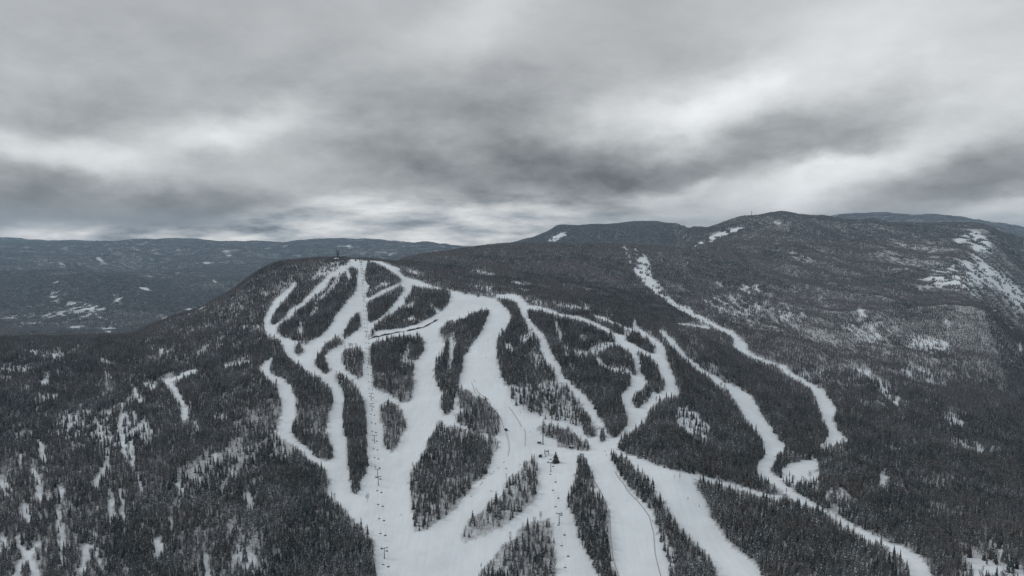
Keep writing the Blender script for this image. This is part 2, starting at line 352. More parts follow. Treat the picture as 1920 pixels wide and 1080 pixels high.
# --- the general cover: sparse hardwood patches on the hills
for p, d, bq in (
    ([(0, 592), (60, 588), (95, 598), (80, 612), (40, 612), (0, 606)], .62, .5), ([(55, 586), (130, 580), (225, 590), (226, 596), (120, 602)], .58, .5),
    ([(95, 543), (110, 550), (118, 566), (100, 566), (90, 555)], .4, .4), ([(120, 567), (160, 568), (200, 578), (198, 583), (140, 580)], .35, .4),
    ([(170, 610), (225, 612), (218, 628), (180, 628)], .45, .5), ([(125, 612), (160, 612), (160, 622), (125, 620)], .4, .5),
    ([(336, 580), (360, 578), (385, 574), (383, 578), (340, 583)], .02, None), ([(303, 600), (311, 590), (312, 597), (306, 603)], .02, None),
    ([(255, 536), (275, 540), (288, 546), (285, 548), (262, 542)], .1, None), ([(214, 552), (232, 556), (230, 572), (214, 566)], .4, .4),
    ([(394, 521), (404, 526), (408, 531), (400, 529)], .1, None), ([(420, 527), (440, 529), (430, 531)], .2, None),
    ([(98, 528), (112, 527), (112, 530), (100, 531)], .1, None),
    ([(176, 480), (190, 485), (200, 495), (195, 496), (182, 488)], .1, None), ([(114, 490), (122, 500), (124, 506), (116, 502)], .1, None),
    ([(420, 468), (436, 476), (434, 483), (424, 476)], .12, None), ([(222, 498), (232, 503), (228, 507)], .12, None), ([(378, 490), (402, 492), (400, 498), (380, 496)], .3, None),
    ([(625, 459), (660, 460), (680, 468), (676, 469), (650, 463)], .3, None), ([(715, 470), (730, 473), (742, 480), (736, 481)], .2, None), ([(757, 474), (764, 482), (760, 482)], .1, None),
    # the patches on the far ski hills
    ([(1020, 452), (1040, 440), (1068, 430), (1066, 438), (1045, 452), (1030, 456)], .25, .3),
    ([(1295, 462), (1320, 448), (1355, 434), (1395, 424), (1390, 430), (1360, 443), (1330, 456), (1305, 463)], .16, .3),
    ([(1452, 414), (1459, 417), (1468, 414), (1462, 420), (1456, 420)], .0, None),
    ([(1480, 478), (1520, 478), (1530, 490), (1500, 492)], .5, .6),
    ([(1783, 455), (1800, 440), (1830, 432), (1852, 445), (1858, 462), (1850, 480), (1835, 484), (1820, 478), (1825, 462), (1815, 452), (1798, 452), (1796, 468), (1788, 466)], .16, .2),
    ([(1720, 520), (1760, 500), (1800, 490), (1850, 485), (1870, 505), (1900, 530), (1925, 540), (1925, 600), (1900, 570), (1870, 545), (1820, 545), (1790, 540), (1750, 535)], .2, .3),
    ([(1640, 455), (1700, 440), (1780, 470), (1760, 500), (1700, 505), (1650, 495)], .7, .8),
    ([(1822, 540), (1835, 555), (1850, 560), (1845, 563), (1828, 556)], .05, None),
    ([(1855, 575), (1870, 585), (1868, 590), (1858, 583)], .1, None), ([(1880, 590), (1890, 600), (1888, 604)], .1, None), ([(1910, 640), (1918, 655), (1912, 668)], .1, None),
    # mixed slope beyond the ski runs
    ([(1320, 550), (1380, 545), (1430, 560), (1440, 590), (1380, 600), (1330, 590)], .55, .6), ([(1385, 535), (1425, 535), (1420, 548), (1390, 550)], .35, .5),
    ([(1460, 575), (1520, 585), (1500, 605), (1450, 600)], .55, .6), ([(1605, 575), (1618, 580), (1625, 595), (1612, 592)], .08, None),
    ([(1770, 595), (1780, 605), (1785, 615), (1775, 612)], .2, None), ([(1580, 605), (1640, 608), (1660, 630), (1640, 650), (1600, 640)], .42, .6),
    ([(1700, 625), (1780, 640), (1790, 655), (1740, 665), (1700, 650)], .36, .5), ([(1600, 690), (1632, 695), (1632, 710), (1612, 706)], .2, .4),
    ([(1634, 712), (1660, 716), (1690, 745), (1684, 768), (1665, 755), (1645, 735)], .3, .4), ([(1690, 680), (1760, 690), (1780, 720), (1740, 735), (1700, 710)], .55, .7),
    ([(1520, 690), (1545, 695), (1545, 702), (1525, 700)], .3, .5), ([(1765, 770), (1800, 780), (1810, 800), (1780, 800)], .4, .5),
    ([(1760, 820), (1830, 830), (1900, 845), (1910, 860), (1850, 850), (1780, 836)], .45, .6), ([(1490, 695), (1520, 700), (1515, 715), (1500, 712)], .4, .5),
    ([(1654, 887), (1664, 898), (1676, 911), (1660, 916), (1648, 912)], .04, None), ([(1645, 905), (1690, 905), (1720, 920), (1700, 935), (1650, 925)], .6, .6),
    ([(1809, 874), (1818, 875), (1816, 879)], .1, None), ([(1700, 890), (1800, 890), (1830, 910), (1760, 920)], .7, .8),
    ([(1740, 930), (1850, 940), (1920, 960), (1920, 1010), (1800, 1000), (1740, 970)], .8, .75),
    ([(1785, 1008), (1840, 1003), (1925, 1040), (1925, 1090), (1815, 1090), (1795, 1050)], .5, .55), ([(1810, 1065), (1860, 1062), (1925, 1072), (1925, 1100), (1815, 1100)], .3, .5),
    ([(1545, 915), (1580, 915), (1600, 950), (1580, 962), (1550, 945)], .42, .75),
    # the wooded flank west of the runs
    ([(38, 655), (60, 655), (80, 660), (120, 665), (128, 670), (80, 672), (70, 665)], .3, .4), ([(0, 690), (30, 690), (60, 690), (65, 685), (60, 698), (20, 700), (0, 698)], .3, .4),
    ([(270, 648), (310, 652), (318, 662), (300, 664)], .4, .5), ([(182, 671), (200, 676), (215, 683), (212, 686), (190, 678)], .05, None),
    ([(17, 715), (45, 722), (60, 730), (30, 735)], .45, .5), ([(85, 700), (95, 695), (92, 715), (75, 728), (80, 712)], .3, .4), ([(70, 735), (105, 735), (110, 755), (60, 755)], .5, .5),
    ([(243, 712), (256, 735), (272, 752), (265, 766), (250, 745)], .18, .3), ([(267, 715), (295, 726), (290, 735), (272, 732)], .12, .3), ([(275, 758), (300, 760), (303, 766), (278, 762)], .15, None),
    ([(95, 795), (110, 785), (135, 770), (150, 765), (165, 772), (190, 775), (235, 775), (262, 785), (290, 795), (292, 822), (270, 832), (235, 836), (180, 838), (140, 828), (100, 815)], .40, .2),
    ([(398, 775), (430, 780), (420, 795), (400, 790)], .35, .6), ([(480, 745), (525, 750), (527, 790), (500, 800), (480, 780)], .7, .8),
    ([(415, 685), (440, 679), (471, 674), (472, 681), (440, 684), (420, 690)], .08, .3), ([(440, 610), (490, 612), (492, 625), (460, 622)], .4, .5),
    ([(485, 553), (505, 545), (505, 552), (492, 556)], .35, .4), ([(235, 640), (300, 606), (380, 578), (450, 540), (470, 570), (440, 605), (370, 625), (300, 640)], .78, .7),
    # stepped openings by the summit hut
    ([(610, 500), (625, 488), (640, 490), (652, 497), (640, 502), (625, 512), (600, 520), (585, 530), (580, 525), (595, 510)], .4, .3),
    ([(600, 490), (660, 478), (720, 478), (760, 483), (760, 487), (720, 489), (660, 486), (625, 492)], 1.0, .1),
): (soften if d < .8 else paint)(p, d, bq)
for c, w, d in (([(202, 845), (202, 858), (197, 880), (185, 900), (177, 916)], 9, .05), ([(225, 800), (232, 840), (236, 870)], 7, .1), ([(245, 830), (250, 860), (248, 885)], 7, .1),
                ([(256, 890), (262, 905), (268, 940)], 7, .15), ([(207, 920), (208, 950), (209, 978)], 8, .05), ([(227, 915), (230, 960), (233, 985)], 5, .1), ([(115, 915), (117, 950), (118, 952)], 8, .1),
                ([(108, 955), (112, 985), (118, 1020), (116, 1064)], 9, .08), ([(165, 1020), (160, 1050), (155, 1085)], 12, .03), ([(175, 1000), (182, 1040), (190, 1070)], 8, .1), ([(60, 880), (72, 905), (73, 940)], 9, .12),
                ([(0, 905), (10, 915), (16, 930)], 16, .05), ([(50, 945), (47, 965), (52, 980)], 14, .1), ([(0, 1005), (8, 1015), (3, 1045)], 14, .1), ([(290, 1010), (300, 1035), (308, 1060)], 16, .15),
                ([(385, 1040), (388, 1065), (390, 1090)], 10, .08), ([(460, 925), (470, 950), (472, 960)], 10, .15), ([(400, 850), (405, 865)], 7, .1), ([(430, 880), (437, 893)], 8, .15), ([(230, 1070), (245, 1075)], 12, .1),
                ([(330, 905), (342, 925)], 12, .35), ([(440, 1035), (470, 1050), (460, 1075)], 26, .4), ([(75, 830), (82, 870), (78, 900)], 8, .25), ([(38, 850), (42, 880)], 7, .2), ([(268, 980), (272, 1000)], 8, .2),
                ([(320, 970), (323, 1000)], 6, .2), ([(197, 690), (200, 735)], 4, .2), ([(205, 700), (207, 750)], 3, .2), ([(228, 755), (232, 790)], 5, .2), ([(250, 770), (253, 800)], 5, .15), ([(365, 790), (370, 815)], 7, .15)):
    soften(path(c, w * 1.1), d, .4, 1)
for c, w0, w1 in (([(33, 1005), (38, 1025), (50, 1040), (62, 1056), (68, 1095)], 7, 16), ([(79, 1012), (62, 1032), (48, 1046), (38, 1062), (30, 1095)], 5, 18),
                  ([(310, 713), (325, 728), (337, 748), (345, 770), (347, 790)], 11, 12), ([(308, 714), (330, 709), (350, 700), (371, 695)], 5, 7)):
    paint(path(c, w0, w1), 0.0)
paint([(1462, 895), (1500, 885), (1536, 885), (1532, 907), (1490, 907), (1465, 900)], .15, .9)

# --- the groomed runs
SNOW = [
 [(657, 486), (672, 487), (690, 490), (697, 489), (715, 490), (732, 497), (750, 504), (749, 509), (757, 519), (780, 525), (810, 536), (850, 545), (865, 549), (892, 557), (922, 559), (935, 554), (960, 551), (975, 555), (983, 565), (990, 572), (1010, 575), (1035, 581), (1050, 588), (1065, 591), (1080, 592), (1105, 600), (1130, 611), (1150, 624), (1168, 628), (1172, 620), (1178, 616), (1188, 613), (1187, 600), (1193, 604), (1195, 612), (1212, 625), (1240, 642), (1247, 655), (1252, 675), (1260, 700), (1268, 720), (1277, 740), (1242, 748), (1225, 760), (1217, 772), (1207, 792), (1190, 807), (1172, 817), (1160, 832), (1157, 840), (1165, 847), (1180, 852), (1205, 862), (1230, 872), (1255, 880), (1280, 886), (1305, 890), (1330, 896), (1360, 904), (1389, 912), (1433, 924), (1468, 931), (1464, 938), (1430, 932), (1360, 913), (1330, 904), (1303, 898), (1301, 908), (1317, 925), (1325, 942), (1330, 962), (1340, 984), (1353, 997), (1362, 1014), (1389, 1036), (1412, 1051), (1430, 1080), (1450, 1130), (1480, 1420), (640, 1420), (700, 1140), (704, 1080), (704, 1055), (700, 1035), (703, 1022), (698, 1010), (685, 992), (671, 983), (659, 969), (645, 955), (630, 942), (611, 925), (616, 917), (617, 902), (615, 887), (607, 876), (595, 870), (580, 860), (565, 847), (547, 832), (530, 822), (512, 810), (517, 805), (526, 790), (529, 767), (525, 745), (517, 722), (505, 710), (492, 700), (487, 692), (505, 672), (522, 666), (535, 663), (535, 655), (527, 642), (507, 630), (495, 622), (495, 595), (505, 580), (517, 560), (530, 550), (545, 537), (553, 527), (556, 533), (549, 543), (537, 557), (526, 570), (516, 583), (508, 600), (512, 610), (525, 600), (538, 590), (540, 583), (552, 575), (565, 567), (582, 550), (592, 537), (605, 527), (615, 516), (627, 510), (638, 500), (648, 498)],
 [(1235, 618), (1242, 620), (1260, 635), (1275, 652), (1290, 670), (1310, 685), (1330, 700), (1360, 717), (1389, 730), (1410, 744), (1424, 770), (1439, 791), (1456, 817), (1474, 837), (1456, 855), (1446, 876), (1447, 887), (1462, 899), (1491, 922), (1523, 943), (1564, 963), (1608, 987), (1652, 1010), (1695, 1027), (1719, 1039), (1736, 1057), (1748, 1080), (1765, 1130), (1770, 1420), (1690, 1420), (1710, 1130), (1707, 1080), (1701, 1062), (1684, 1045), (1652, 1024), (1622, 1010), (1587, 990), (1558, 969), (1535, 954), (1500, 946), (1485, 934), (1468, 924), (1447, 908), (1427, 893), (1417, 882), (1424, 864), (1436, 852), (1430, 823), (1412, 803), (1389, 771), (1362, 728), (1345, 722), (1330, 708), (1310, 696), (1292, 679), (1277, 667), (1265, 654), (1255, 643), (1237, 623)],
 [(1355, 614), (1375, 622), (1389, 636), (1403, 649), (1402, 657), (1412, 665), (1433, 674), (1459, 684), (1477, 686), (1482, 697), (1500, 709), (1523, 718), (1544, 732), (1561, 756), (1568, 770), (1561, 788), (1570, 805), (1582, 820), (1590, 828), (1576, 833), (1552, 836), (1535, 837), (1547, 826), (1554, 820), (1552, 802), (1541, 782), (1535, 762), (1529, 744), (1517, 727), (1491, 712), (1471, 699), (1456, 688), (1433, 679), (1410, 670), (1392, 662), (1380, 654), (1377, 642), (1366, 627), (1352, 620)],
 [(1107, 588), (1130, 594), (1150, 603), (1175, 614), (1178, 620), (1160, 613), (1140, 604), (1120, 596)],
 [(1257, 605), (1275, 606), (1300, 609), (1330, 613), (1332, 617), (1305, 613), (1280, 609)],
 [(1462, 882), (1475, 873), (1500, 864), (1530, 861), (1536, 870), (1534, 880), (1515, 888), (1495, 889), (1470, 892)],
]
for p in SNOW: paint(p, 0.0, -1)
for p, d in (([(1280, 575), (1290, 574), (1302, 588), (1325, 596), (1342, 609), (1360, 618), (1352, 623), (1336, 614), (1318, 607), (1300, 598), (1286, 587)], .06), ([(1250, 560), (1262, 565), (1276, 573), (1290, 582), (1284, 588), (1268, 577), (1252, 569)], .12),
             ([(1164, 458), (1172, 461), (1182, 476), (1185, 490), (1181, 498), (1176, 480)], .12),
             ([(1184, 461), (1194, 469), (1198, 478), (1213, 480), (1219, 495), (1223, 510), (1226, 525), (1241, 540), (1256, 555), (1263, 568), (1254, 568), (1240, 556), (1228, 552), (1214, 541), (1204, 531), (1196, 512), (1193, 495), (1190, 478)], .3),
             ([(1192, 500), (1205, 520), (1212, 537), (1206, 537), (1194, 520), (1186, 506)], .2),
             ([(1030, 568), (1060, 572), (1105, 577), (1112, 585), (1080, 583), (1045, 577)], .25), ([(975, 557), (1010, 565), (1035, 572), (1010, 571), (985, 563)], .3),
             ([(860, 552), (880, 551), (905, 555), (922, 560), (900, 559)], .3), ([(905, 550), (935, 551), (975, 553), (965, 560), (930, 558)], .35), ([(910, 535), (923, 540), (921, 550), (912, 546)], .3),
             ([(880, 503), (900, 508), (930, 514), (925, 518), (895, 513)], .35), ([(955, 525), (985, 532), (992, 535), (970, 532)], .2), ([(975, 542), (990, 545), (988, 548), (976, 546)], .05),
             ([(1080, 561), (1110, 575), (1160, 596), (1165, 600), (1120, 583), (1085, 567)], .4), ([(755, 503), (775, 508), (795, 517), (780, 517), (765, 510)], .15), ([(905, 533), (880, 536), (890, 545), (905, 548)], .5)):
    soften(p, d * .8, .3, 1)
# --- tree islands between the runs: outline, cover, share of bare hardwoods, what they are called
ISL = [
 ([(522, 662), (535, 665), (552, 680), (575, 695), (600, 710), (615, 720), (622, 730), (626, 747), (621, 765), (616, 782), (613, 800), (617, 822), (624, 840), (625, 860), (612, 867), (595, 858), (580, 843), (560, 828), (547, 813), (545, 797), (552, 785), (556, 770), (555, 747), (547, 727), (530, 710), (507, 700), (505, 690), (508, 678)], 1.0, .2, 'the wooded strip between the two westernmost runs'),
 ([(556, 770), (580, 760), (621, 765), (616, 782), (613, 800), (617, 822), (600, 825), (580, 815), (552, 800), (552, 785)], .85, .65, None),
 ([(642, 512), (655, 501), (664, 500), (672, 506), (672, 515), (669, 526), (670, 538), (664, 551), (652, 563), (642, 576), (630, 591), (622, 606), (615, 617), (600, 631), (583, 638), (570, 637), (555, 640), (543, 637), (530, 632), (519, 624), (520, 613), (530, 604), (545, 593), (557, 581), (572, 571), (587, 557), (598, 548), (613, 538), (618, 523)], 1.0, .15, 'the wooded strip below the summit hut'),
 ([(632, 518), (636, 512), (640, 520), (628, 540), (612, 553), (600, 566), (592, 575), (588, 566), (600, 556), (614, 545)], .3, .2, None),
 ([(648, 505), (653, 505), (658, 520), (655, 528), (650, 520)], .1, None, None), ([(560, 603), (566, 603), (566, 632), (559, 633)], .12, None, None), ([(590, 575), (600, 577), (590, 590), (582, 600), (580, 590)], .35, .2, None),
 ([(530, 600), (510, 612), (508, 605), (515, 590), (525, 578), (540, 566), (550, 555), (556, 545), (558, 560), (552, 573), (540, 583), (538, 590)], 1.0, .15, None),
 ([(553, 650), (560, 641), (567, 648), (568, 663), (560, 668), (554, 662)], 1.0, .3, None), ([(565, 630), (572, 628), (579, 640), (575, 648), (564, 645)], .8, .5, None),
 ([(588, 680), (592, 672), (600, 661), (607, 650), (613, 644), (622, 636), (632, 631), (640, 634), (645, 643), (635, 650), (620, 656), (611, 664), (608, 671), (611, 679), (620, 692), (616, 701), (607, 700), (597, 692)], 1.0, .3, None),
 ([(627, 703), (640, 700), (652, 709), (670, 726), (678, 740), (685, 760), (687, 782), (688, 817), (690, 850), (690, 875), (687, 888), (677, 899), (676, 917), (665, 930), (659, 919), (655, 900), (654, 885), (650, 872), (651, 850), (651, 830), (646, 807), (644, 790), (640, 777), (644, 757), (646, 742), (637, 724), (627, 711)], 1.0, .25, 'the long narrow tree strip beside the summit chairlift'),
 ([(627, 703), (640, 700), (652, 709), (670, 726), (678, 740), (660, 735), (640, 722), (627, 711)], .9, .6, None),
 ([(652, 653), (677, 650), (682, 662), (683, 685), (681, 707), (672, 711), (652, 696), (641, 678), (640, 665)], .85, .7, None),
 ([(694, 647), (705, 640), (730, 635), (762, 627), (770, 632), (785, 626), (796, 637), (795, 655), (787, 670), (780, 677), (775, 690), (773, 700), (776, 717), (777, 725), (772, 747), (763, 757), (750, 753), (735, 743), (717, 736), (700, 726), (697, 705), (699, 690), (693, 682), (693, 665)], 1.0, .12, None),
 ([(699, 700), (735, 695), (745, 705), (776, 700), (777, 725), (772, 747), (763, 757), (750, 753), (735, 743), (717, 736), (700, 726)], .85, .65, None),
 ([(764, 645), (770, 655), (765, 675), (780, 680), (770, 690), (755, 690), (742, 688), (750, 675), (757, 665)], .35, .4, None),
 ([(711, 758), (726, 751), (740, 757), (752, 764), (757, 785), (764, 800), (752, 820), (743, 840), (732, 848), (723, 841), (716, 826), (718, 810), (712, 785)], .8, .8, 'the small bare hardwood island right beside the chairlift line'),
 ([(688, 491), (700, 491), (720, 500), (742, 515), (755, 524), (750, 531), (735, 536), (715, 545), (700, 553), (688, 560), (686, 548), (693, 537), (686, 530), (684, 515)], 1.0, .1, None), ([(706, 541), (716, 530), (735, 531), (720, 539)], .3, .3, None), ([(690, 546), (700, 536), (712, 537), (698, 552)], .55, .5, None),
 ([(688, 564), (700, 561), (718, 551), (738, 541), (752, 534), (757, 538), (755, 548), (745, 562), (735, 575), (722, 588), (710, 598), (697, 605), (690, 602), (690, 590), (687, 576)], 1.0, .15, None),
 ([(773, 535), (780, 537), (805, 540), (830, 542), (845, 545), (846, 557), (840, 570), (830, 582), (815, 592), (800, 600), (780, 609), (762, 614), (730, 618), (702, 621), (700, 630), (692, 634), (691, 628), (700, 616), (705, 607), (717, 600), (730, 590), (745, 580), (760, 570), (757, 564), (772, 545)], 1.0, .15, None),
 ([(760, 572), (778, 566), (775, 576), (760, 579)], .2, None, None), ([(755, 600), (775, 592), (780, 602), (762, 608)], .3, None, None), ([(805, 572), (818, 578), (828, 585), (820, 587), (808, 580)], .25, None, None),
 ([(641, 630), (655, 603), (667, 587), (674, 585), (676, 602), (675, 615), (660, 626), (647, 636)], 1.0, .15, None),
 ([(822, 620), (842, 600), (852, 602), (870, 595), (890, 585), (915, 580), (919, 585), (910, 605), (902, 622), (885, 647), (872, 667), (867, 690), (861, 710), (860, 728), (852, 745), (849, 768), (838, 780), (829, 772), (822, 760), (830, 740), (820, 722), (814, 712), (816, 680), (830, 657), (835, 640)], 1.0, .15, None),
 ([(822, 620), (842, 600), (852, 604), (850, 630), (838, 645), (830, 640)], .85, .6, None), ([(845, 632), (852, 625), (852, 650), (846, 690), (842, 705), (840, 680)], .12, .3, None),
 ([(857, 732), (870, 727), (892, 742), (902, 745), (915, 752), (927, 767), (937, 785), (940, 807), (927, 817), (912, 815), (890, 812), (870, 800), (853, 790), (855, 777), (870, 772), (860, 760)], .85, .7, 'the thin hardwood stand at the fork below the wide run'),
 ([(880, 750), (900, 745), (908, 770), (890, 795), (880, 785)], .7, .2, None),
 ([(822, 790), (830, 792), (840, 800), (855, 797), (870, 805), (892, 812), (912, 822), (927, 820), (937, 830), (932, 845), (922, 850), (922, 867), (915, 885), (900, 900), (885, 915), (877, 927), (860, 940), (855, 955), (840, 967), (825, 977), (810, 985), (797, 996), (780, 996), (776, 970), (771, 950), (768, 930), (767, 907), (772, 880), (785, 862), (800, 832), (812, 807)], .72, .48, 'the big mixed tree island between the two chairlifts'),
 ([(860, 845), (880, 825), (905, 825), (922, 845), (920, 870), (905, 895), (885, 905), (870, 880)], 1.0, .1, None),
 ([(988, 864), (1000, 858), (1009, 862), (1010, 885), (1009, 915), (1010, 934), (997, 944), (985, 952), (975, 966), (960, 976), (940, 989), (915, 1001), (890, 1013), (868, 1019), (866, 1000), (873, 985), (885, 967), (900, 960), (916, 948), (920, 936), (942, 930), (945, 910), (953, 893), (970, 888), (980, 876)], .62, .55, 'the thin stand of mixed trees above the lower chairlift'),
 ([(880, 1100), (902, 1070), (925, 1043), (942, 1025), (960, 1012), (974, 995), (986, 985), (1001, 979), (1015, 975), (1031, 974), (1037, 1000), (1041, 1033), (1041, 1060), (1040, 1130), (1030, 1420), (860, 1420), (870, 1160)], .7, .45, 'the mixed stand at the foot of the lower chairlift'),
 ([(1082, 853), (1090, 850), (1099, 862), (1101, 872), (1110, 892), (1117, 915), (1127, 927), (1137, 945), (1144, 966), (1143, 990), (1142, 1020), (1146, 1060), (1158, 1085), (1175, 1150), (1120, 1150), (1121, 1082), (1117, 1064), (1101, 1039), (1084, 1007), (1076, 972), (1062, 945), (1068, 925), (1080, 892), (1085, 870)], 1.0, .08, 'the long dark spruce island east of the lower chairlift'),
 ([(1082, 853), (1090, 850), (1099, 862), (1098, 872), (1086, 872)], .9, .9, None), ([(1108, 915), (1116, 918), (1120, 935), (1112, 935)], .2, None, None),
 ([(1144, 851), (1160, 855), (1180, 865), (1190, 877), (1192, 884), (1212, 892), (1225, 912), (1230, 927), (1242, 932), (1257, 957), (1263, 972), (1282, 997), (1300, 1012), (1330, 1045), (1345, 1082), (1370, 1150), (1290, 1150), (1256, 1085), (1245, 1050), (1235, 1020), (1232, 985), (1225, 957), (1205, 941), (1185, 920), (1168, 900), (1157, 880), (1146, 863)], 1.0, .12, 'the diagonal spruce strip between the two lower runs'),
 ([(1232, 1000), (1245, 1000), (1262, 1030), (1268, 1060), (1256, 1075), (1240, 1040)], .35, .2, None),
 ([(1005, 806), (1020, 795), (1040, 800), (1065, 805), (1080, 820), (1105, 830), (1109, 844), (1090, 845), (1067, 841), (1045, 837), (1040, 822), (1020, 818)], .85, .75, 'the hardwood hedge behind the tall mast'),
 ([(925, 558), (952, 562), (970, 567), (976, 590), (985, 600), (990, 617), (1000, 622), (1010, 632), (1012, 650), (1020, 670), (1027, 685), (1037, 690), (1045, 713), (1052, 716), (1065, 723), (1077, 742), (1092, 757), (1100, 775), (1107, 782), (1117, 800), (1119, 816), (1110, 821), (1097, 818), (1092, 803), (1075, 801), (1055, 793), (1035, 788), (1005, 781), (985, 773), (967, 763), (955, 750), (947, 724), (940, 702), (934, 685), (930, 662), (931, 637), (942, 622), (952, 610), (959, 595), (955, 586), (942, 571)], .95, .15, None),
 ([(947, 724), (1000, 720), (1040, 715), (1065, 723), (1077, 742), (1092, 757), (1100, 775), (1092, 803), (1075, 801), (1055, 793), (1035, 788), (1005, 781), (985, 773), (967, 763), (955, 750)], .45, .25, None),
 ([(1092, 757), (1100, 775), (1107, 782), (1117, 800), (1119, 816), (1110, 821), (1097, 818), (1090, 795)], .9, .1, None),
 ([(946, 645), (958, 645), (962, 660), (950, 660)], .15, None, None), ([(973, 632), (990, 622), (1000, 626), (990, 640), (980, 650), (975, 642)], .25, None, None), ([(1000, 640), (1012, 650), (1018, 680), (1005, 690), (992, 680), (995, 655)], .5, .3, None),
 ([(1124, 801), (1129, 800), (1137, 822), (1132, 831), (1125, 826)], 1.0, .05, None),
 ([(987, 579), (1010, 583), (1040, 590), (1067, 597), (1092, 603), (1112, 610), (1130, 620), (1145, 625), (1157, 643), (1161, 648), (1180, 660), (1190, 680), (1182, 694), (1180, 700), (1184, 720), (1167, 740), (1166, 755), (1177, 777), (1175, 800), (1167, 812), (1151, 822), (1142, 817), (1132, 800), (1125, 785), (1120, 772), (1110, 757), (1102, 747), (1087, 732), (1067, 717), (1055, 702), (1050, 685), (1035, 665), (1027, 640), (1022, 630), (1005, 615), (992, 597)], 1.0, .1, None),
 ([(1105, 662), (1112, 648), (1135, 643), (1160, 642), (1165, 650), (1140, 653), (1125, 662), (1110, 668)], .25, .4, None), ([(1038, 600), (1044, 600), (1052, 622), (1056, 645), (1050, 645), (1042, 620)], .25, .3, None), ([(1072, 655), (1100, 660), (1100, 672), (1080, 672)], .35, .3, None), ([(1053, 640), (1062, 650), (1068, 672), (1060, 672)], .35, .3, None),
 ([(1117, 671), (1125, 672), (1140, 688), (1165, 691), (1182, 695), (1186, 704), (1165, 702), (1140, 697), (1122, 686)], .12, .3, None), ([(1085, 625), (1100, 630), (1098, 645), (1088, 642)], .5, .4, None), ([(1064, 675), (1072, 680), (1078, 700), (1070, 700)], .3, .3, None),
 ([(1172, 630), (1187, 620), (1205, 631), (1217, 638), (1227, 650), (1230, 660), (1222, 665), (1205, 655), (1187, 645), (1175, 638)], 1.0, .1, None),
 ([(1194, 661), (1202, 660), (1215, 670), (1230, 680), (1237, 695), (1245, 715), (1250, 722), (1245, 730), (1235, 739), (1225, 732), (1220, 747), (1202, 762), (1190, 765), (1184, 757), (1187, 740), (1205, 727), (1215, 717), (1207, 705), (1200, 695), (1200, 677)], .95, .15, None), ([(1181, 688), (1190, 684), (1195, 700), (1190, 707), (1183, 700)], .9, .2, None),
 ([(1135, 604), (1150, 606), (1165, 612), (1178, 622), (1171, 627), (1160, 627), (1145, 618)], 1.0, .1, None),
 ([(1268, 766), (1290, 762), (1310, 778), (1332, 800), (1325, 830), (1290, 822), (1270, 798)], .2, .3, None),
 ([(1620, 1010), (1650, 1022), (1690, 1050), (1700, 1085), (1640, 1085), (1600, 1040)], .7, .4, None), ([(1420, 962), (1440, 970), (1460, 975), (1450, 980), (1425, 970)], .3, None, None),
]
for p, d, bq, st in ISL: paint(p, d, bq, st)
for p, st in (([(0, 840), (320, 830), (500, 815), (611, 925), (704, 1030), (704, 1200), (-100, 1200), (-100, 840)], 'the open woods below the west flank'),
              ([(1301, 898), (1470, 935), (1710, 1062), (1715, 1200), (1480, 1200), (1430, 1080), (1330, 960)], 'the dense woods between the two lowest eastern runs'),
              ([(1480, 910), (1750, 1060), (1760, 1200), (2000, 1200), (2000, 900), (1600, 900)], 'the woods beyond the easternmost run')):
    STANDS.append(st); r = inside(p); m, a, b = r
    q = STAND[a, b]; q[m & (q == 0)] = len(STANDS) - 1


SMOOTH = blur(DENS, 2)


def look(px, py, arr, default):
    i = np.floor(py - RY0).astype(int); j = np.floor(px - RX0).astype(int)
    ok = (i >= 0) & (i < RH) & (j >= 0) & (j < RW)
    return np.where(ok, arr[np.clip(i, 0, RH - 1), np.clip(j, 0, RW - 1)], default)


def cover(X, Y, Z):
    """Tree cover, share of hardwoods and stand number at ground points."""
    px, py = project(X, Y, Z)
    vis = deficit(X, Y) < 1.5
    d = np.where(vis, look(px, py, DENS, 1.0), 1.0); b = np.where(vis, look(px, py, BARE, -1.0), -1.0); s = np.where(vis, look(px, py, STAND, 0), 0)
    return d, b, s


# ---------------------------------------------------------------- materials
def mat(name):
    m = bpy.data.materials.new(name); m.use_nodes = True
    return m, NB(m.node_tree)


def principled(b, col, rough=.8, spec=.2, metal=0.0, normal=None):
    o = b.n('ShaderNodeOutputMaterial'); p = b.n('ShaderNodeBsdfPrincipled')
    b.put(p.inputs['Base Color'], col); b.put(p.inputs['Roughness'], rough); p.inputs['Metallic'].default_value = metal
    p.inputs['Specular IOR Level'].default_value = spec
    if normal is not None: b.put(p.inputs['Normal'], normal)
    b.nt.links.new(p.outputs[0], o.inputs[0]); return p


def simple(name, col, rough=.6, spec=.3, metal=0.0, var=.25, scale=2.0):
    m, b = mat(name)
    tc = b.n('ShaderNodeTexCoord'); f = b.noise(tc.outputs['Object'], scale, 4, .6)
    c2 = tuple(c * (1 - var) for c in col[:3]) + (1,)
    principled(b, b.mixc(f, col[:3] + (1,), c2), rough, spec, metal); return m


def attr(b, name, out='Fac'):
    o = b.n('ShaderNodeAttribute'); o.attribute_name = name; return o.outputs[out]


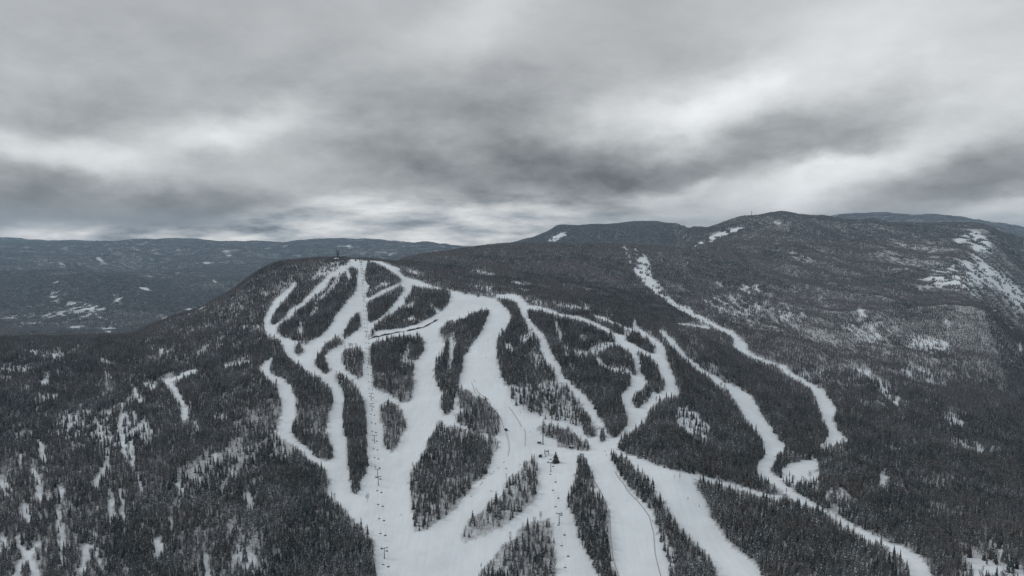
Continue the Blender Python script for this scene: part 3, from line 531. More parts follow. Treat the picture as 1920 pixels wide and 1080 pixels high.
def terrain_mat():
    m, b = mat('snowy_ground')
    g = b.n('ShaderNodeNewGeometry').outputs['Position']
    n1 = b.noise(g, .012, 4, .55); n2 = b.noise(g, .09, 4, .6); n3 = b.noise(g, .5, 3, .6)
    track = b.noise(b.v('MULTIPLY', g, (.35, .03, .03)), 1.0, 3, .6)
    v = b.m('ADD', b.m('ADD', .575, b.m('MULTIPLY', n1, .22)), b.m('ADD', b.m('MULTIPLY', n2, .12), b.m('MULTIPLY', track, .16)))
    c = b.n('ShaderNodeVectorMath', operation='SCALE'); b.put(c.inputs[0], (.925, 1.0, 1.06)); b.put(c.inputs[3], v)
    # woodland floor: tree shade put into the snow colour, plus litter and brush
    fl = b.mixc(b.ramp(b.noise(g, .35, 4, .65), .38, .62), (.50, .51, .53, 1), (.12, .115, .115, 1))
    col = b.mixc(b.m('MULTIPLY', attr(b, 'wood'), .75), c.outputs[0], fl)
    bp = b.n('ShaderNodeBump'); bp.inputs['Strength'].default_value = .35; bp.inputs['Distance'].default_value = .7
    b.put(bp.inputs['Height'], b.m('ADD', b.m('MULTIPLY', n2, 2.0), b.m('MULTIPLY', n3, .5)))
    principled(b, col, .75, .15, 0, bp.outputs[0]); return m


def spruce_mat():
    m, b = mat('spruce_needles')
    r = b.n('ShaderNodeObjectInfo').outputs['Random']
    sn = attr(b, 'snow')
    loc = b.n('ShaderNodeObjectInfo').outputs['Location']
    k1 = b.ramp(b.noise(loc, .016, 3, .6), .42, .62); k2 = b.ramp(b.noise(b.v('ADD', loc, (900, 40, 7)), .028, 4, .65), .47, .62)
    c = b.mixc(r, (.014, .022, .024, 1), (.072, .090, .090, 1))
    c = b.mixc(b.m('MULTIPLY', k1, .8), c, (.088, .074, .064, 1))
    c = b.mixc(b.m('MULTIPLY', k2, .75), c, (.145, .160, .172, 1))
    cs = b.mixc(r, (.42, .45, .48, 1), (.78, .81, .84, 1))
    principled(b, b.mixc(b.m('MULTIPLY', sn, b.m('ADD', .45, b.m('MULTIPLY', k2, .55))), c, cs), .8, .12); return m


def bark_mat(name, c1, c2):
    m, b = mat(name)
    r = b.n('ShaderNodeObjectInfo').outputs['Random']
    c = b.mixc(r, c1 + (1,), c2 + (1,))
    principled(b, b.mixc(attr(b, 'snow'), c, (.55, .57, .60, 1)), .85, .1); return m


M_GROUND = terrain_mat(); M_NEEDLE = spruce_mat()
M_TRUNK = bark_mat('spruce_bark', (.07, .06, .055), (.10, .09, .08)); M_BIRCH = bark_mat('hardwood_bark', (.112, .103, .104), (.212, .198, .200))
M_STEEL = simple('galvanised_steel', (.11, .115, .12), .5, .4, .3); M_DARK = simple('dark_painted_steel', (.045, .048, .052), .55, .3)
M_SEAT = simple('black_seat_vinyl', (.03, .03, .033), .5, .3); M_CABLE = simple('steel_rope', (.09, .09, .095), .5, .4, .4)
M_CONC = simple('concrete', (.3, .3, .29), .9, .1); M_WOOD = simple('weathered_wood', (.085, .065, .05), .85, .1, 0, .4, 4)
M_NET = simple('fence_netting', (.32, .25, .24), .8, .1); M_ROOF = simple('roof_snow', (.80, .82, .85), .8, .1, 0, .06); M_ROCK = simple('dark_rock', (.10, .09, .085), .9, .1, 0, .5, .6)
M_GLASS = simple('dark_glass', (.03, .035, .04), .15, .5); M_WHITE = simple('white_panel', (.62, .63, .64), .5, .3); M_ICE = simple('pond_ice', (.62, .66, .70), .45, .3, 0, .1, .05)


def tag(o, label=None, cat=None, group=None, kind=None):
    if label: o['label'] = label
    if cat: o['category'] = cat
    if group: o['group'] = group
    if kind: o['kind'] = kind
    return o


def mesh(name, V, Fc, m, face_snow=None):
    me = bpy.data.meshes.new(name); me.from_pydata([tuple(v) for v in V], [], [tuple(f) for f in Fc])
    me.materials.append(m)
    if face_snow is not None:
        a = me.attributes.new('snow', 'FLOAT', 'FACE'); a.data.foreach_set('value', np.array(face_snow, np.float32))
    return me


def link(name, data, parent=None, loc=(0, 0, 0)):
    o = bpy.data.objects.new(name, data); COL.objects.link(o); o.location = loc
    if parent is not None: o.parent = parent
    return o


# ---------------------------------------------------------------- terrain mesh
def build_terrain():
    V = np.stack([XG, YG, ZG], -1).reshape(-1, 3)
    idx = np.arange(NT * NY).reshape(NT, NY)
    q = np.stack([idx[:-1, :-1], idx[1:, :-1], idx[1:, 1:], idx[:-1, 1:]], -1).reshape(-1, 4)
    me = bpy.data.meshes.new('terrain')
    me.vertices.add(len(V)); me.vertices.foreach_set('co', V.ravel().astype(np.float32))
    me.loops.add(q.size); me.loops.foreach_set('vertex_index', q.ravel().astype(np.int32))
    me.polygons.add(len(q)); me.polygons.foreach_set('loop_start', np.arange(0, q.size, 4, dtype=np.int32))
    me.polygons.foreach_set('use_smooth', np.ones(len(q), bool))
    me.update()
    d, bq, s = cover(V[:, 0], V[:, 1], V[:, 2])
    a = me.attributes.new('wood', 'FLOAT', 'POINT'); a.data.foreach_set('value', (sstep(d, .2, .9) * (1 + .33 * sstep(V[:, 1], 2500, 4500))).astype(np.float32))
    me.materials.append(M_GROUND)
    tag(link('terrain', me), 'snow covered ski mountain, valleys and surrounding hills', 'terrain', kind='structure')


build_terrain()


# ---------------------------------------------------------------- tree shapes
def tube(V, Fc, p, q, r0, r1, n=5):
    p = Vector(p); q = Vector(q); d = (q - p).normalized(); u = d.orthogonal().normalized(); w = d.cross(u); k = len(V)
    for c, r in ((p, r0), (q, r1)):
        for i in range(n):
            a = 2 * math.pi * i / n; V.append(c + u * (r * math.cos(a)) + w * (r * math.sin(a)))
    for i in range(n): Fc.append((k + i, k + (i + 1) % n, k + n + (i + 1) % n, k + n + i))
    return k


def spruce(h, rad, tiers, per, rr, bare_base=.08, snow=.22):
    """(trunk verts, faces), (crown verts, faces, snow flags)"""
    TV, TF = [], []; tube(TV, TF, (0, 0, -.6), (0, 0, h * .94), .15 * h / 10, .02, 5)
    V, Fc, sn = [], [], []
    z0 = h * bare_base
    lean = rr.uniform(-.15, .15), rr.uniform(-.15, .15)
    k = 0
    # dense heart of the crown
    n = 7; rows = 5; ring = []
    for j in range(rows):
        f = j / rows; z = z0 + (h - z0) * f * .97; r = rad * .55 * (1 - f) ** .85 * rr.uniform(.85, 1.1); b = len(V)
        for i in range(n): V.append((r * math.cos(2 * math.pi * i / n + j) * rr.uniform(.75, 1.2), r * math.sin(2 * math.pi * i / n + j) * rr.uniform(.75, 1.2), z))
        ring.append(b)
    for j in range(rows - 1):
        for i in range(n): Fc.append((ring[j] + i, ring[j] + (i + 1) % n, ring[j + 1] + (i + 1) % n, ring[j + 1] + i)); sn.append(0)
    V.append((0, 0, h)); t = len(V) - 1
    for i in range(n): Fc.append((ring[-1] + i, ring[-1] + (i + 1) % n, t)); sn.append(0)
    for j in range(tiers):
        f = (j + rr.uniform(-.2, .2)) / tiers; f = min(max(f, 0), .97)
        z = z0 + (h - z0) * f; R = rad * (1 - f) ** .8 * (.85 + .3 * rr.random()); m = max(4, round(per * (1 - f * .5)))
        for i in range(m):
            a = 2 * math.pi * (i + rr.random() * .7) / m + j * 1.3; r = R * rr.uniform(.65, 1.2); wd = R * .36 + .12
            ca, sa = math.cos(a), math.sin(a); dr = r * rr.uniform(.18, .5)
            b = len(V); zt = z + r * .25
            V.extend([(ca * .05, sa * .05, zt), (ca * r * .6 - sa * wd, sa * r * .6 + ca * wd, z - dr * .75), (ca * r, sa * r, z - dr), (ca * r * .6 + sa * wd, sa * r * .6 - ca * wd, z - dr * .75)])
            Fc.extend([(b, b + 1, b + 2), (b, b + 2, b + 3)])
            s = 1.0 * (rr.random() < snow); sn.extend([s, s])
    return (TV, TF), (V, Fc, sn)


def hardwood(h, rad, limbs, twigs, rr, snow=.12, tw=.075):
    TV, TF = [], []
    top = Vector((rr.uniform(-.3, .3), rr.uniform(-.3, .3), h * .62))
    tube(TV, TF, (0, 0, -.6), top, .13 * h / 10, .06, 5); tube(TV, TF, top, (top.x * 1.4, top.y * 1.4, h * .93), .06, .015, 4)
    V, Fc, sn = [], [], []
    for i in range(limbs):
        f = .32 + .6 * (i + rr.random()) / limbs; a = i * 2.4 + rr.random(); up = rr.uniform(.9, 1.9)
        p = Vector((top.x * f, top.y * f, h * f * .95)); L = rad * (1.15 - .75 * abs(f - .5)) * rr.uniform(.8, 1.25)
        d = Vector((math.cos(a), math.sin(a), up)).normalized(); q = p + d * L
        if q.z > h: q.z = h
        tube(V, Fc, p, q, .045, .012, 3); sn.extend([0] * 3)
        for j in range(twigs):
            u = rr.uniform(.25, 1.0); s = p.lerp(q, u)
            dd = (d + Vector((rr.uniform(-1, 1), rr.uniform(-1, 1), rr.uniform(-.2, 1)))).normalized(); l = rr.uniform(.5, 1.3) * rad * .42
            o = dd.orthogonal().normalized() * tw
            o.rotate(Matrix.Rotation(rr.uniform(0, 6.28), 3, dd)); b = len(V)
            V.extend([s - o, s + o, s + dd * l]); Fc.append((b, b + 1, b + 2)); sn.append(1.0 * (rr.random() < snow))
    return (TV, TF), (V, Fc, sn)


def spruce_low(V, Fc, sn, x, y, z, h, rad, rr, n=5, snow=.28):
    for (f0, f1, rf) in ((.06, .5, 1.0), (.34, .78, .68), (.62, 1.0, .4)):
        b = len(V); a0 = rr.random() * 6
        for i in range(n):
            r = rad * rf * rr.uniform(.7, 1.2); a = a0 + 2 * math.pi * i / n
            V.append((x + r * math.cos(a), y + r * math.sin(a), z + h * f0 + rr.uniform(-.05, .05) * h))
        V.append((x, y, z + h * f1)); t = len(V) - 1
        for i in range(n): Fc.append((b + i, b + (i + 1) % n, t)); sn.append(1.0 * (rr.random() < snow))


def hard_low(V, Fc, sn, x, y, z, h, rad, rr, n=26, snow=.12):
    for i in range(n):
        f = rr.uniform(.25, 1); r = rad * math.sqrt(rr.random()) * (1.2 - abs(f - .55)); a = rr.random() * 6.28
        p = Vector((x + r * math.cos(a) * .6, y + r * math.sin(a) * .6, z + h * f * .8)); d = Vector((math.cos(a) * .6, math.sin(a) * .6, rr.uniform(.4, 1.6))).normalized() * rr.uniform(1.2, 2.6)
        o = d.orthogonal().normalized() * .14; o.rotate(Matrix.Rotation(rr.uniform(0, 6.28), 3, d.normalized())); b = len(V)
        V.extend([p - o, p + o, p + d]); Fc.append((b, b + 1, b + 2)); sn.append(1.0 * (rr.random() < snow))
    b = len(V); V.extend([(x - .12, y, z - .5), (x + .12, y, z - .5), (x, y, z + h * .8), (x, y - .12, z - .5), (x, y + .12, z - .5)]); Fc.extend([(b, b + 1, b + 2), (b + 3, b + 4, b + 2)]); sn.extend([0, 0])


SPR, HRD = [], []                                     # (trunk mesh, crown mesh, height)
for i in range(8):
    rr = random.Random(100 + i); h = 10.0; rad = (1.45, 1.75, 1.3, 2.05, 1.55, 1.9, 1.1, 1.7)[i]
    (tv, tf), (cv, cf, cs) = spruce(h, rad, 12, 9, rr, (.04, .1, .14, .03, .08, .05, .18, .1)[i], (.12, .22, .28, .15, .18, .13, .24, .32)[i])
    SPR.append((mesh('spruce_trunk', tv, tf, M_TRUNK, [0] * len(tf)), mesh('spruce_crown', cv, cf, M_NEEDLE, cs)))
for i in range(6):
    rr = random.Random(200 + i); rad = (2.0, 1.7, 2.3, 1.5, 2.1, 1.8)[i]
    (tv, tf), (cv, cf, cs) = hardwood(9.5, rad, 16, 13, rr, .12, .095)
    HRD.append((mesh('hardwood_trunk', tv, tf, M_BIRCH, [0] * len(tf)), mesh('hardwood_crown', cv, cf, M_BIRCH, cs)))


def joined(name, a, b_):                              # trunk and crown in one mesh, for the massed forest
    bm = bmesh.new(); me = bpy.data.meshes.new(name); me.materials.append(a.materials[0])
    if b_.materials[0] != a.materials[0]: me.materials.append(b_.materials[0])
    bm.from_mesh(a); n = len(bm.faces); bm.from_mesh(b_); bm.faces.ensure_lookup_table()
    if len(me.materials) > 1:
        for f in bm.faces[n:]: f.material_index = 1
    bm.to_mesh(me); bm.free(); return me


def cluster(name, size, count, share_hard, rr, low=True, needle_n=5, hn=26):
    """a patch of woodland for the hillsides kilometres away"""
    V, Fc, sn = [], [], []; HV, HF, hs = [], [], []
    for i in range(count):
        x = rr.uniform(-.5, .5) * size * 1.15; y = rr.uniform(-.5, .5) * size * 1.15; h = rr.uniform(6, 11.5)
        if rr.random() < share_hard: hard_low(HV, HF, hs, x, y, -.4, h, 2.2, rr, hn, .13)
        else: spruce_low(V, Fc, sn, x, y, -.4, h, rr.uniform(1.3, 2.1), rr, needle_n, .24)
    k = len(V); me = bpy.data.meshes.new(name)
    me.from_pydata([tuple(v) for v in V] + [tuple(v) for v in HV], [], Fc + [tuple(i + k for i in f) for f in HF])
    me.materials.append(M_NEEDLE); me.materials.append(M_BIRCH)
    me.polygons.foreach_set('material_index', np.array([0] * len(Fc) + [1] * len(HF), np.int32))
    a = me.attributes.new('snow', 'FLOAT', 'FACE'); a.data.foreach_set('value', np.array(sn + hs, np.float32)); return me


def src(col, name, me):
    o = bpy.data.objects.new(name, me); col.objects.link(o); return o


COL_S = bpy.data.collections.new('spruce_kinds'); COL_H = bpy.data.collections.new('hardwood_kinds'); COL_D = bpy.data.collections.new('woodland_kinds')
for i, (a, c) in enumerate(SPR): src(COL_S, 'spruce_kind_%02d' % i, joined('spruce', a, c))
for i, (a, c) in enumerate(HRD): src(COL_H, 'hardwood_kind_%02d' % i, joined('hardwood', a, c))
NCL = 0
CLK = {}
for key, size, count, shares, nn, hn, var in (('s', 11, 9, (.05, .5, .95), 5, 24, 3), ('q', 20, 27, (.08, .5, .9), 4, 16, 3), ('m', 46, 170, (.1, .45, .8), 4, 12, 3), ('l', 95, 520, (.15, .5), 4, 7, 2)):
    for si, sh in enumerate(shares):
        for v in range(var):
            src(COL_D, 'woodland_kind_%02d' % NCL, cluster('woodland', size, count, sh, random.Random(900 + NCL), True, nn, hn))
            CLK.setdefault((key, si), []).append(NCL); NCL += 1


def scatter_object(name, P, idx, rot, scl, col, label, cat):
    """one object that carries a whole forest as instances on its points"""
    me = bpy.data.meshes.new(name); n = len(P)
    me.vertices.add(n); me.vertices.foreach_set('co', P.astype(np.float32).ravel())
    a = me.attributes.new('kind_index', 'INT', 'POINT'); a.data.foreach_set('value', idx.astype(np.int32))
    a = me.attributes.new('turn', 'FLOAT_VECTOR', 'POINT'); a.data.foreach_set('vector', rot.astype(np.float32).ravel())
    a = me.attributes.new('size', 'FLOAT_VECTOR', 'POINT'); a.data.foreach_set('vector', scl.astype(np.float32).ravel())
    o = link(name, me); tag(o, label, cat, kind='stuff')
    g = bpy.data.node_groups.new(name, 'GeometryNodeTree')
    g.interface.new_socket('Geometry', in_out='INPUT', socket_type='NodeSocketGeometry'); g.interface.new_socket('Geometry', in_out='OUTPUT', socket_type='NodeSocketGeometry')
    N = g.nodes; L = g.links
    gi = N.new('NodeGroupInput'); go = N.new('NodeGroupOutput'); ip = N.new('GeometryNodeInstanceOnPoints'); ci = N.new('GeometryNodeCollectionInfo')
    ci.inputs['Collection'].default_value = col; ci.inputs['Separate Children'].default_value = True; ci.inputs['Reset Children'].default_value = True
    ip.inputs['Pick Instance'].default_value = True
    def na(nm, t):
        q = N.new('GeometryNodeInputNamedAttribute'); q.data_type = t; q.inputs['Name'].default_value = nm; return q.outputs['Attribute']
    mp = N.new('GeometryNodeMeshToPoints'); L.new(gi.outputs[0], mp.inputs['Mesh'])
    L.new(mp.outputs[0], ip.inputs['Points']); L.new(ci.outputs[0], ip.inputs['Instance']); L.new(na('kind_index', 'INT'), ip.inputs['Instance Index'])
    L.new(na('turn', 'FLOAT_VECTOR'), ip.inputs['Rotation']); L.new(na('size', 'FLOAT_VECTOR'), ip.inputs['Scale']); L.new(ip.outputs[0], go.inputs[0])
    md = o.modifiers.new('forest', 'NODES'); md.node_group = g
    return o


def jitter_grid(y0, y1, tmax, s):
    xm = tmax * y1
    gx, gy = np.meshgrid(np.arange(-xm, xm, s), np.arange(y0, y1, s))
    gx = gx.ravel() + RNG.uniform(-.5, .5, gx.size) * s; gy = gy.ravel() + RNG.uniform(-.5, .5, gy.size) * s
    ok = (np.abs(gx) < tmax * gy) & (gy > y0) & (gy < y1); return gx[ok], gy[ok]


def streaks(X, Y):
    n = fbm(X / 4.2, Y / 19, 3, 97, .6)
    return np.clip((n - .5) * 2.3 + .5, 0, 1)


def natural_cover(X, Y):
    """how the wild forest varies: thin places and hardwood patches"""
    t = X / Y
    thin = fbm(X / 48, Y / 120, 3, 61) * .6 + fbm(X / 9, Y / 26, 2, 63) * .4
    west = sstep(-t, .16, .32) * (1 - sstep(Y, 1150, 1400)); east = sstep(t, .12, .3) * sstep(Y, 650, 1200)
    patch = sstep(fbm(X / 120, Y / 170, 3, 67), .40, .62)
    d = 1 - sstep(thin, .54, .74) * (.46 + .18 * west) - (.10 + .30 * patch) * np.maximum(west * .45, east * .85)
    hard = sstep(fbm(X / 190, Y / 240, 4, 71), .45, .62) * (.62 - .2 * west) + .09 + .08 * east + .22 * east * patch + .10 * west * patch
    # conifers fill the gullies, hardwoods take the spurs
    g1 = 1 - np.abs(fbm(X / 330, Y / 700, 3, 27) * 2 - 1); g2 = 1 - np.abs(fbm(X / 900, Y / 1300, 4, 21) * 2 - 1); g3 = 1 - np.abs(fbm(X / 1500, Y / 3200, 4, 31) * 2 - 1)
    far = sstep(Y, 1900, 3200); vfar = sstep(Y, 6500, 9000)
    spur = east * (1 - far) * (g1 - .74) + far * (1 - vfar) * (.6 * (g2 - .74) + .4 * (g1 - .74)) + vfar * (g3 - .74)
    hard = hard + spur * 2.2 + .16 * far
    return np.clip(d, .12, 1), np.clip(hard, .02, .95)


FIXED = []                                            # clearings round built things: x, y, radius
def spruce_height(X, Y):
    return (5.0 + 7.0 * RNG.random(len(X)) ** 1.15 + 2.0 * fbm(X / 40, Y / 40, 2, 81)) * (1 - .3 * sstep(Y, 1150, 1600))


def plant():
    X, Y = jitter_grid(400, 1900, .84, 3.0); Z = height(X, Y)
    keep = deficit(X, Y) < 14
    X, Y, Z = X[keep], Y[keep], Z[keep]
    h = spruce_height(X, Y)
    d, b, s = cover(X, Y, Z)
    px, py = project(X, Y, Z + h * .74); vis = deficit(X, Y) < 1.5
    d2 = np.ones(len(X))
    for fr in (.35, .68):
        hx, hy = project(X, Y, Z + h * fr); d2 = np.minimum(d2, np.where(vis, look(hx, hy, DENS, 1.0), 1.0))
    sf = np.where(vis, look(px, py, SOFT, 0.0), 0.0)
    px0, py0 = project(X, Y, Z); d0 = d.copy()
    d = np.where((d2 < .01) & (RNG.random(len(X)) < .85), 0, d)
    nd, nh = natural_cover(X, Y)
    d = d * np.where(b < 0, nd, np.where(d > .9, 1, .55 + .45 * nd)); hard = np.where(b < 0, nh, b * .85 + nh * .2)
    # clumps of trees and lanes of snow running down the slope
    cl_ = streaks(X, Y)
    even = d * np.where(d < .8, .45 + 1.1 * fbm(X / 11, Y / 11, 2, 91), 1)
    prob = np.where(sf > .02, sstep(d - cl_, -.10, .10), np.where(b < 0, .2 * even + .8 * sstep(d * .98 - cl_ - .10 * sstep(-X / Y, .2, .4), -.07, .05), even))
    prob = np.where(d > .004, prob, 0)
    de = np.where(vis, look(px0, py0, SMOOTH, 1.0), 1.0); edge = np.abs(de - d0) > .06
    prob = np.where(edge & (sf <= .02) & (d0 > 0), prob * (de > .05 + .58 * cl_), prob)
    stray = edge & (d0 <= 0) & (sf <= .02) & (de > .35) & (RNG.random(len(X)) < .022); prob = np.where(stray, 1.0, prob)
    h = np.where(stray, h * RNG.uniform(.2, .5, len(X)), np.where(edge, h * RNG.uniform(.6, 1.05, len(X)), h))
    k = RNG.random(len(X)) < np.clip(prob, 0, 1)
    return X[k], Y[k], Z[k], h[k], np.clip(hard[k] + (fbm(X[k] / 14, Y[k] / 14, 2, 95) - .5) * .9, 0, 1), s[k]


TX, TY, TZ, TH, THARD, TSTAND = plant()
IS_H = RNG.random(len(TX)) < THARD

# ---------------------------------------------------------------- where the built things stand
def lift1_x(Y): return -110.0 - .2363 * (Y - 570.0)
def lift2_x(Y): return 38.0 + (735.0 - Y) * .033
L1_TOWERS = [455, 576, 696, 711, 802, 892, 918, 1038, 1150, 1345, 1450, 1544, 1628]
L2_TOWERS = [470, 597, 682]
for fx in (lift1_x,):
    for q in range(420, 1720, 6): FIXED.append((fx(q), float(q), 4.5))
for q in range(420, 735, 6): FIXED.append((lift2_x(q), float(q), 4.5))
P_MAST = at(1018, 833); P_SHELTER = at(1011, 832); P_CABIN = at(1071, 840); P_HUT = at(1013, 857); P_TERM2 = at(1025, 853)
P_PAV = at(631, 488); P_LOOK = (P_PAV[0] - 3, P_PAV[1] + 24); P_HUT1 = at(667, 489.5); P_TERM1 = at(675.5, 491)
for p, r in ((P_MAST, 2.5), (P_SHELTER, 5), (P_CABIN, 5), (P_HUT, 5), (P_TERM2, 9), (P_PAV, 11), (P_LOOK, 6), (P_HUT1, 7), (P_TERM1, 12)): FIXED.append((p[0], p[1], r))
FENCES = [
 ([(884, 717), (888, 727), (890, 736), (895, 741)], 'short netting fence along the upper edge of the hardwood stand'),
 ([(892, 728), (896, 736), (904, 742), (916, 750)], 'curved netting fence standing out on the wide run'),
 ([(912, 753), (919, 761), (927, 770), (935, 778), (941, 790), (944, 801), (949, 812), (953, 825), (955, 842), (952, 855)], 'long curved netting fence passing the dark snow machine'),
 ([(954, 764), (962, 774), (970, 786), (978, 801)], 'straight netting fence in the middle of the run below the sparse spruces'),
 ([(983, 804), (985, 815), (984, 837)], 'short upright line of netting fence beside the open shelter'),
 ([(1152, 885), (1162, 900), (1177, 922), (1195, 940), (1207, 955), (1217, 969), (1225, 1000), (1228, 1040), (1240, 1085)], 'long netting fence edging the diagonal spruce strip'),
 ([(1103, 874), (1115, 905), (1132, 935), (1143, 962), (1145, 1000), (1150, 1050), (1162, 1085)], 'long netting fence along the edge of the dark spruce island'),
]
FPTS = [[at(*q) for q in f] for f, _ in FENCES]
for f in FPTS:
    for a, b_ in zip(f, f[1:]):
        for u in np.linspace(0, 1, 6): FIXED.append((a[0] + (b_[0] - a[0]) * u, a[1] + (b_[1] - a[1]) * u, 1.8))
LEDGE_PX = [(690, 637), (698, 634), (708, 632), (720, 629), (732, 627), (745, 624), (758, 622), (770, 620), (783, 617), (795, 614), (805, 609), (815, 603), (824, 598)]
LEDGE = [at(*q) for q in LEDGE_PX]
for p in LEDGE: FIXED.append((p[0], p[1], 4))
LONE_SPRUCE = at(1042, 867.5); LONE_TREE = at(689.5, 941.5); THIN1 = at(1264, 903); THIN2 = at(1274.5, 903); MACHINE = at(948.5, 807)
for p, r in ((LONE_SPRUCE, 7), (LONE_TREE, 5), (THIN1, 4), (THIN2, 4), (MACHINE, 5)): FIXED.append((p[0], p[1], r))
clear = np.zeros(len(TX), bool)
for (x, y, r) in FIXED: clear |= (TX - x) ** 2 + (TY - y) ** 2 < r * r


# ---------------------------------------------------------------- forests
def forests():
    global TX, TY, TZ, TH, IS_H, TSTAND
    k = ~clear; TX, TY, TZ, TH, IS_H, TSTAND = TX[k], TY[k], TZ[k], TH[k], IS_H[k], TSTAND[k]
    px, py = project(TX, TY, TZ); qx, qy = project(TX, TY, TZ + TH)
    infr = (px > 4) & (px < 1916) & (qy < 1066) & (deficit(TX, TY) < .3)
    size = np.where(infr, TH / TY, 0)
    own = np.zeros(len(TX), bool)
    n = len(TX); turn = RNG.uniform(0, 6.283, n); wide = RNG.uniform(.82, 1.2, n)
    ks = RNG.integers(0, len(SPR), n); kh = RNG.integers(0, len(HRD), n)
    for hardk, num in ((False, 296), (True, 296)):
        c = np.where(IS_H == hardk)[0]; c = c[np.argsort(-size[c])][:num]; own[c] = True
        lib, base = (HRD, 9.5) if hardk else (SPR, 10.0)
        for i in c:
            st = STANDS[TSTAND[i]]; kk = (kh if hardk else ks)[i]; hh = TH[i] * (.92 if hardk else 1.0); s = hh / base
            r = bpy.data.objects.new('bare_hardwood_tree' if hardk else 'spruce_tree', None); COL.objects.link(r)
            r.location = (TX[i], TY[i], TZ[i]); r.rotation_euler = (0, 0, turn[i]); r.scale = (s * wide[i], s * wide[i], s)
            tag(r, ('bare grey hardwood in ' if hardk else 'dark snow-dusted spruce in ') + st, 'tree', ('bare hardwoods in ' if hardk else 'spruces in ') + st)
            a = link('trunk', lib[kk][0], r); b = link('crown', lib[kk][1], r)
    m = ~own
    for name, hk, col, kk, base, lab in (('spruce_forest', False, COL_S, ks, 10.0, 'dense dark spruce forest covering the slopes around the runs'), ('hardwood_forest', True, COL_H, kh, 9.5, 'bare grey hardwood forest mixed among the spruces')):
        q = m & (IS_H == hk); s = TH[q] * (.92 if hk else 1) / base
        scatter_object(name, np.stack([TX[q], TY[q], TZ[q]], 1), kk[q], np.stack([np.zeros(q.sum()), np.zeros(q.sum()), turn[q]], 1), np.stack([s * wide[q], s * wide[q], s], 1), col, lab, 'forest')
    # woodland patches further off
    P, I, R, SC = [], [], [], []
    for key, y0, y1, tm, sp_ in (('s', 1900, 3500, .84, 10.0), ('q', 3500, 6600, .84, 18.0), ('m', 6600, 9500, .84, 40.0), ('l', 9500, 14500, .84, 84.0)):
        X, Y = jitter_grid(y0, y1, tm, sp_); Z = height(X, Y); k = deficit(X, Y) < 25; X, Y, Z = X[k], Y[k], Z[k]
        d, b, s = cover(X, Y, Z)
        nd, nh = natural_cover(X * .8, Y * .8)
        sf = np.where(deficit(X, Y) < 1.5, look(*project(X, Y, Z), SOFT, 0.0), 0.0); g = min(sp_ / 10.0, 2.0)
        n_ = np.clip((fbm(X / (11 * g), Y / (60 * g), 3, 97, .6) - .5) * 2.3 + .5, 0, 1)
        d = np.where(b < 0, d * ((.5 + .5 * nd) if key == 's' else (.75 + .25 * nd) if key == 'q' else (.97 + .03 * nd)), d); hard = np.where(b < 0, nh * 1.2, b)
        k = RNG.random(len(X)) < np.where(sf > .02, sstep(d - n_, -.2, .2), d)
        X, Y, Z, hard = X[k], Y[k], Z[k], hard[k]
        e = sp_ * .6; nx = -(height(X + e, Y) - height(X - e, Y)) / (2 * e); ny = -(height(X, Y + e) - height(X, Y - e)) / (2 * e)
        nrm = np.stack([nx, ny, np.ones_like(nx)], 1); nrm /= np.linalg.norm(nrm, axis=1)[:, None]
        c = RNG.uniform(0, 6.283, len(X)); lx = nrm[:, 0] * np.cos(c) + nrm[:, 1] * np.sin(c); ly = -nrm[:, 0] * np.sin(c) + nrm[:, 1] * np.cos(c)
        rx = -np.arcsin(ly); ry = np.arctan2(lx, nrm[:, 2])
        if key == 's': rx = rx * 0; ry = ry * 0
        ns = max(q[1] for q in CLK if q[0] == key) + 1
        si = np.clip((hard + RNG.uniform(-.25, .25, len(X))) * ns, 0, ns - 1).astype(int)
        tab = np.array([[CLK[(key, a)][v] for v in range(len(CLK[(key, a)]))] for a in range(ns)]); I.append(tab[si, RNG.integers(0, tab.shape[1], len(X))])
        P.append(np.stack([X, Y, Z], 1)); R.append(np.stack([rx, ry, c], 1)); q = RNG.uniform(.85, 1.15, len(X)); SC.append(np.stack([q, q, q], 1))
    scatter_object('distant_woods', np.concatenate(P), np.concatenate(I), np.concatenate(R), np.concatenate(SC), COL_D, 'dark wooded cover on the hills beyond the ski mountain', 'woods')
    print('TREES', len(TX), 'patches', [len(p) for p in P])


forests()


def single_tree(hard, p, h, wide, kind, label):
    lib, base = (HRD, 9.5) if hard else (SPR, 10.0); s = h / base
    r = link('bare_hardwood_tree' if hard else 'spruce_tree', None, None, p); r.scale = (s * wide, s * wide, s); r.rotation_euler.z = kind * 1.7
    tag(r, label, 'tree'); link('trunk', lib[kind][0], r); link('crown', lib[kind][1], r)


single_tree(False, LONE_SPRUCE, 12.5, 2.0, 3, 'lone broad dark spruce on the snow beside the lift top station')
single_tree(True, LONE_TREE, 8.6, 1.5, 2, 'lone round bare tree on the snow below the long tree strip')
single_tree(True, THIN1, 6.5, .6, 3, 'shorter of two thin bare trees alone on the lower run')
single_tree(True, THIN2, 9.0, .6, 1, 'taller of two thin bare trees alone on the lower run')


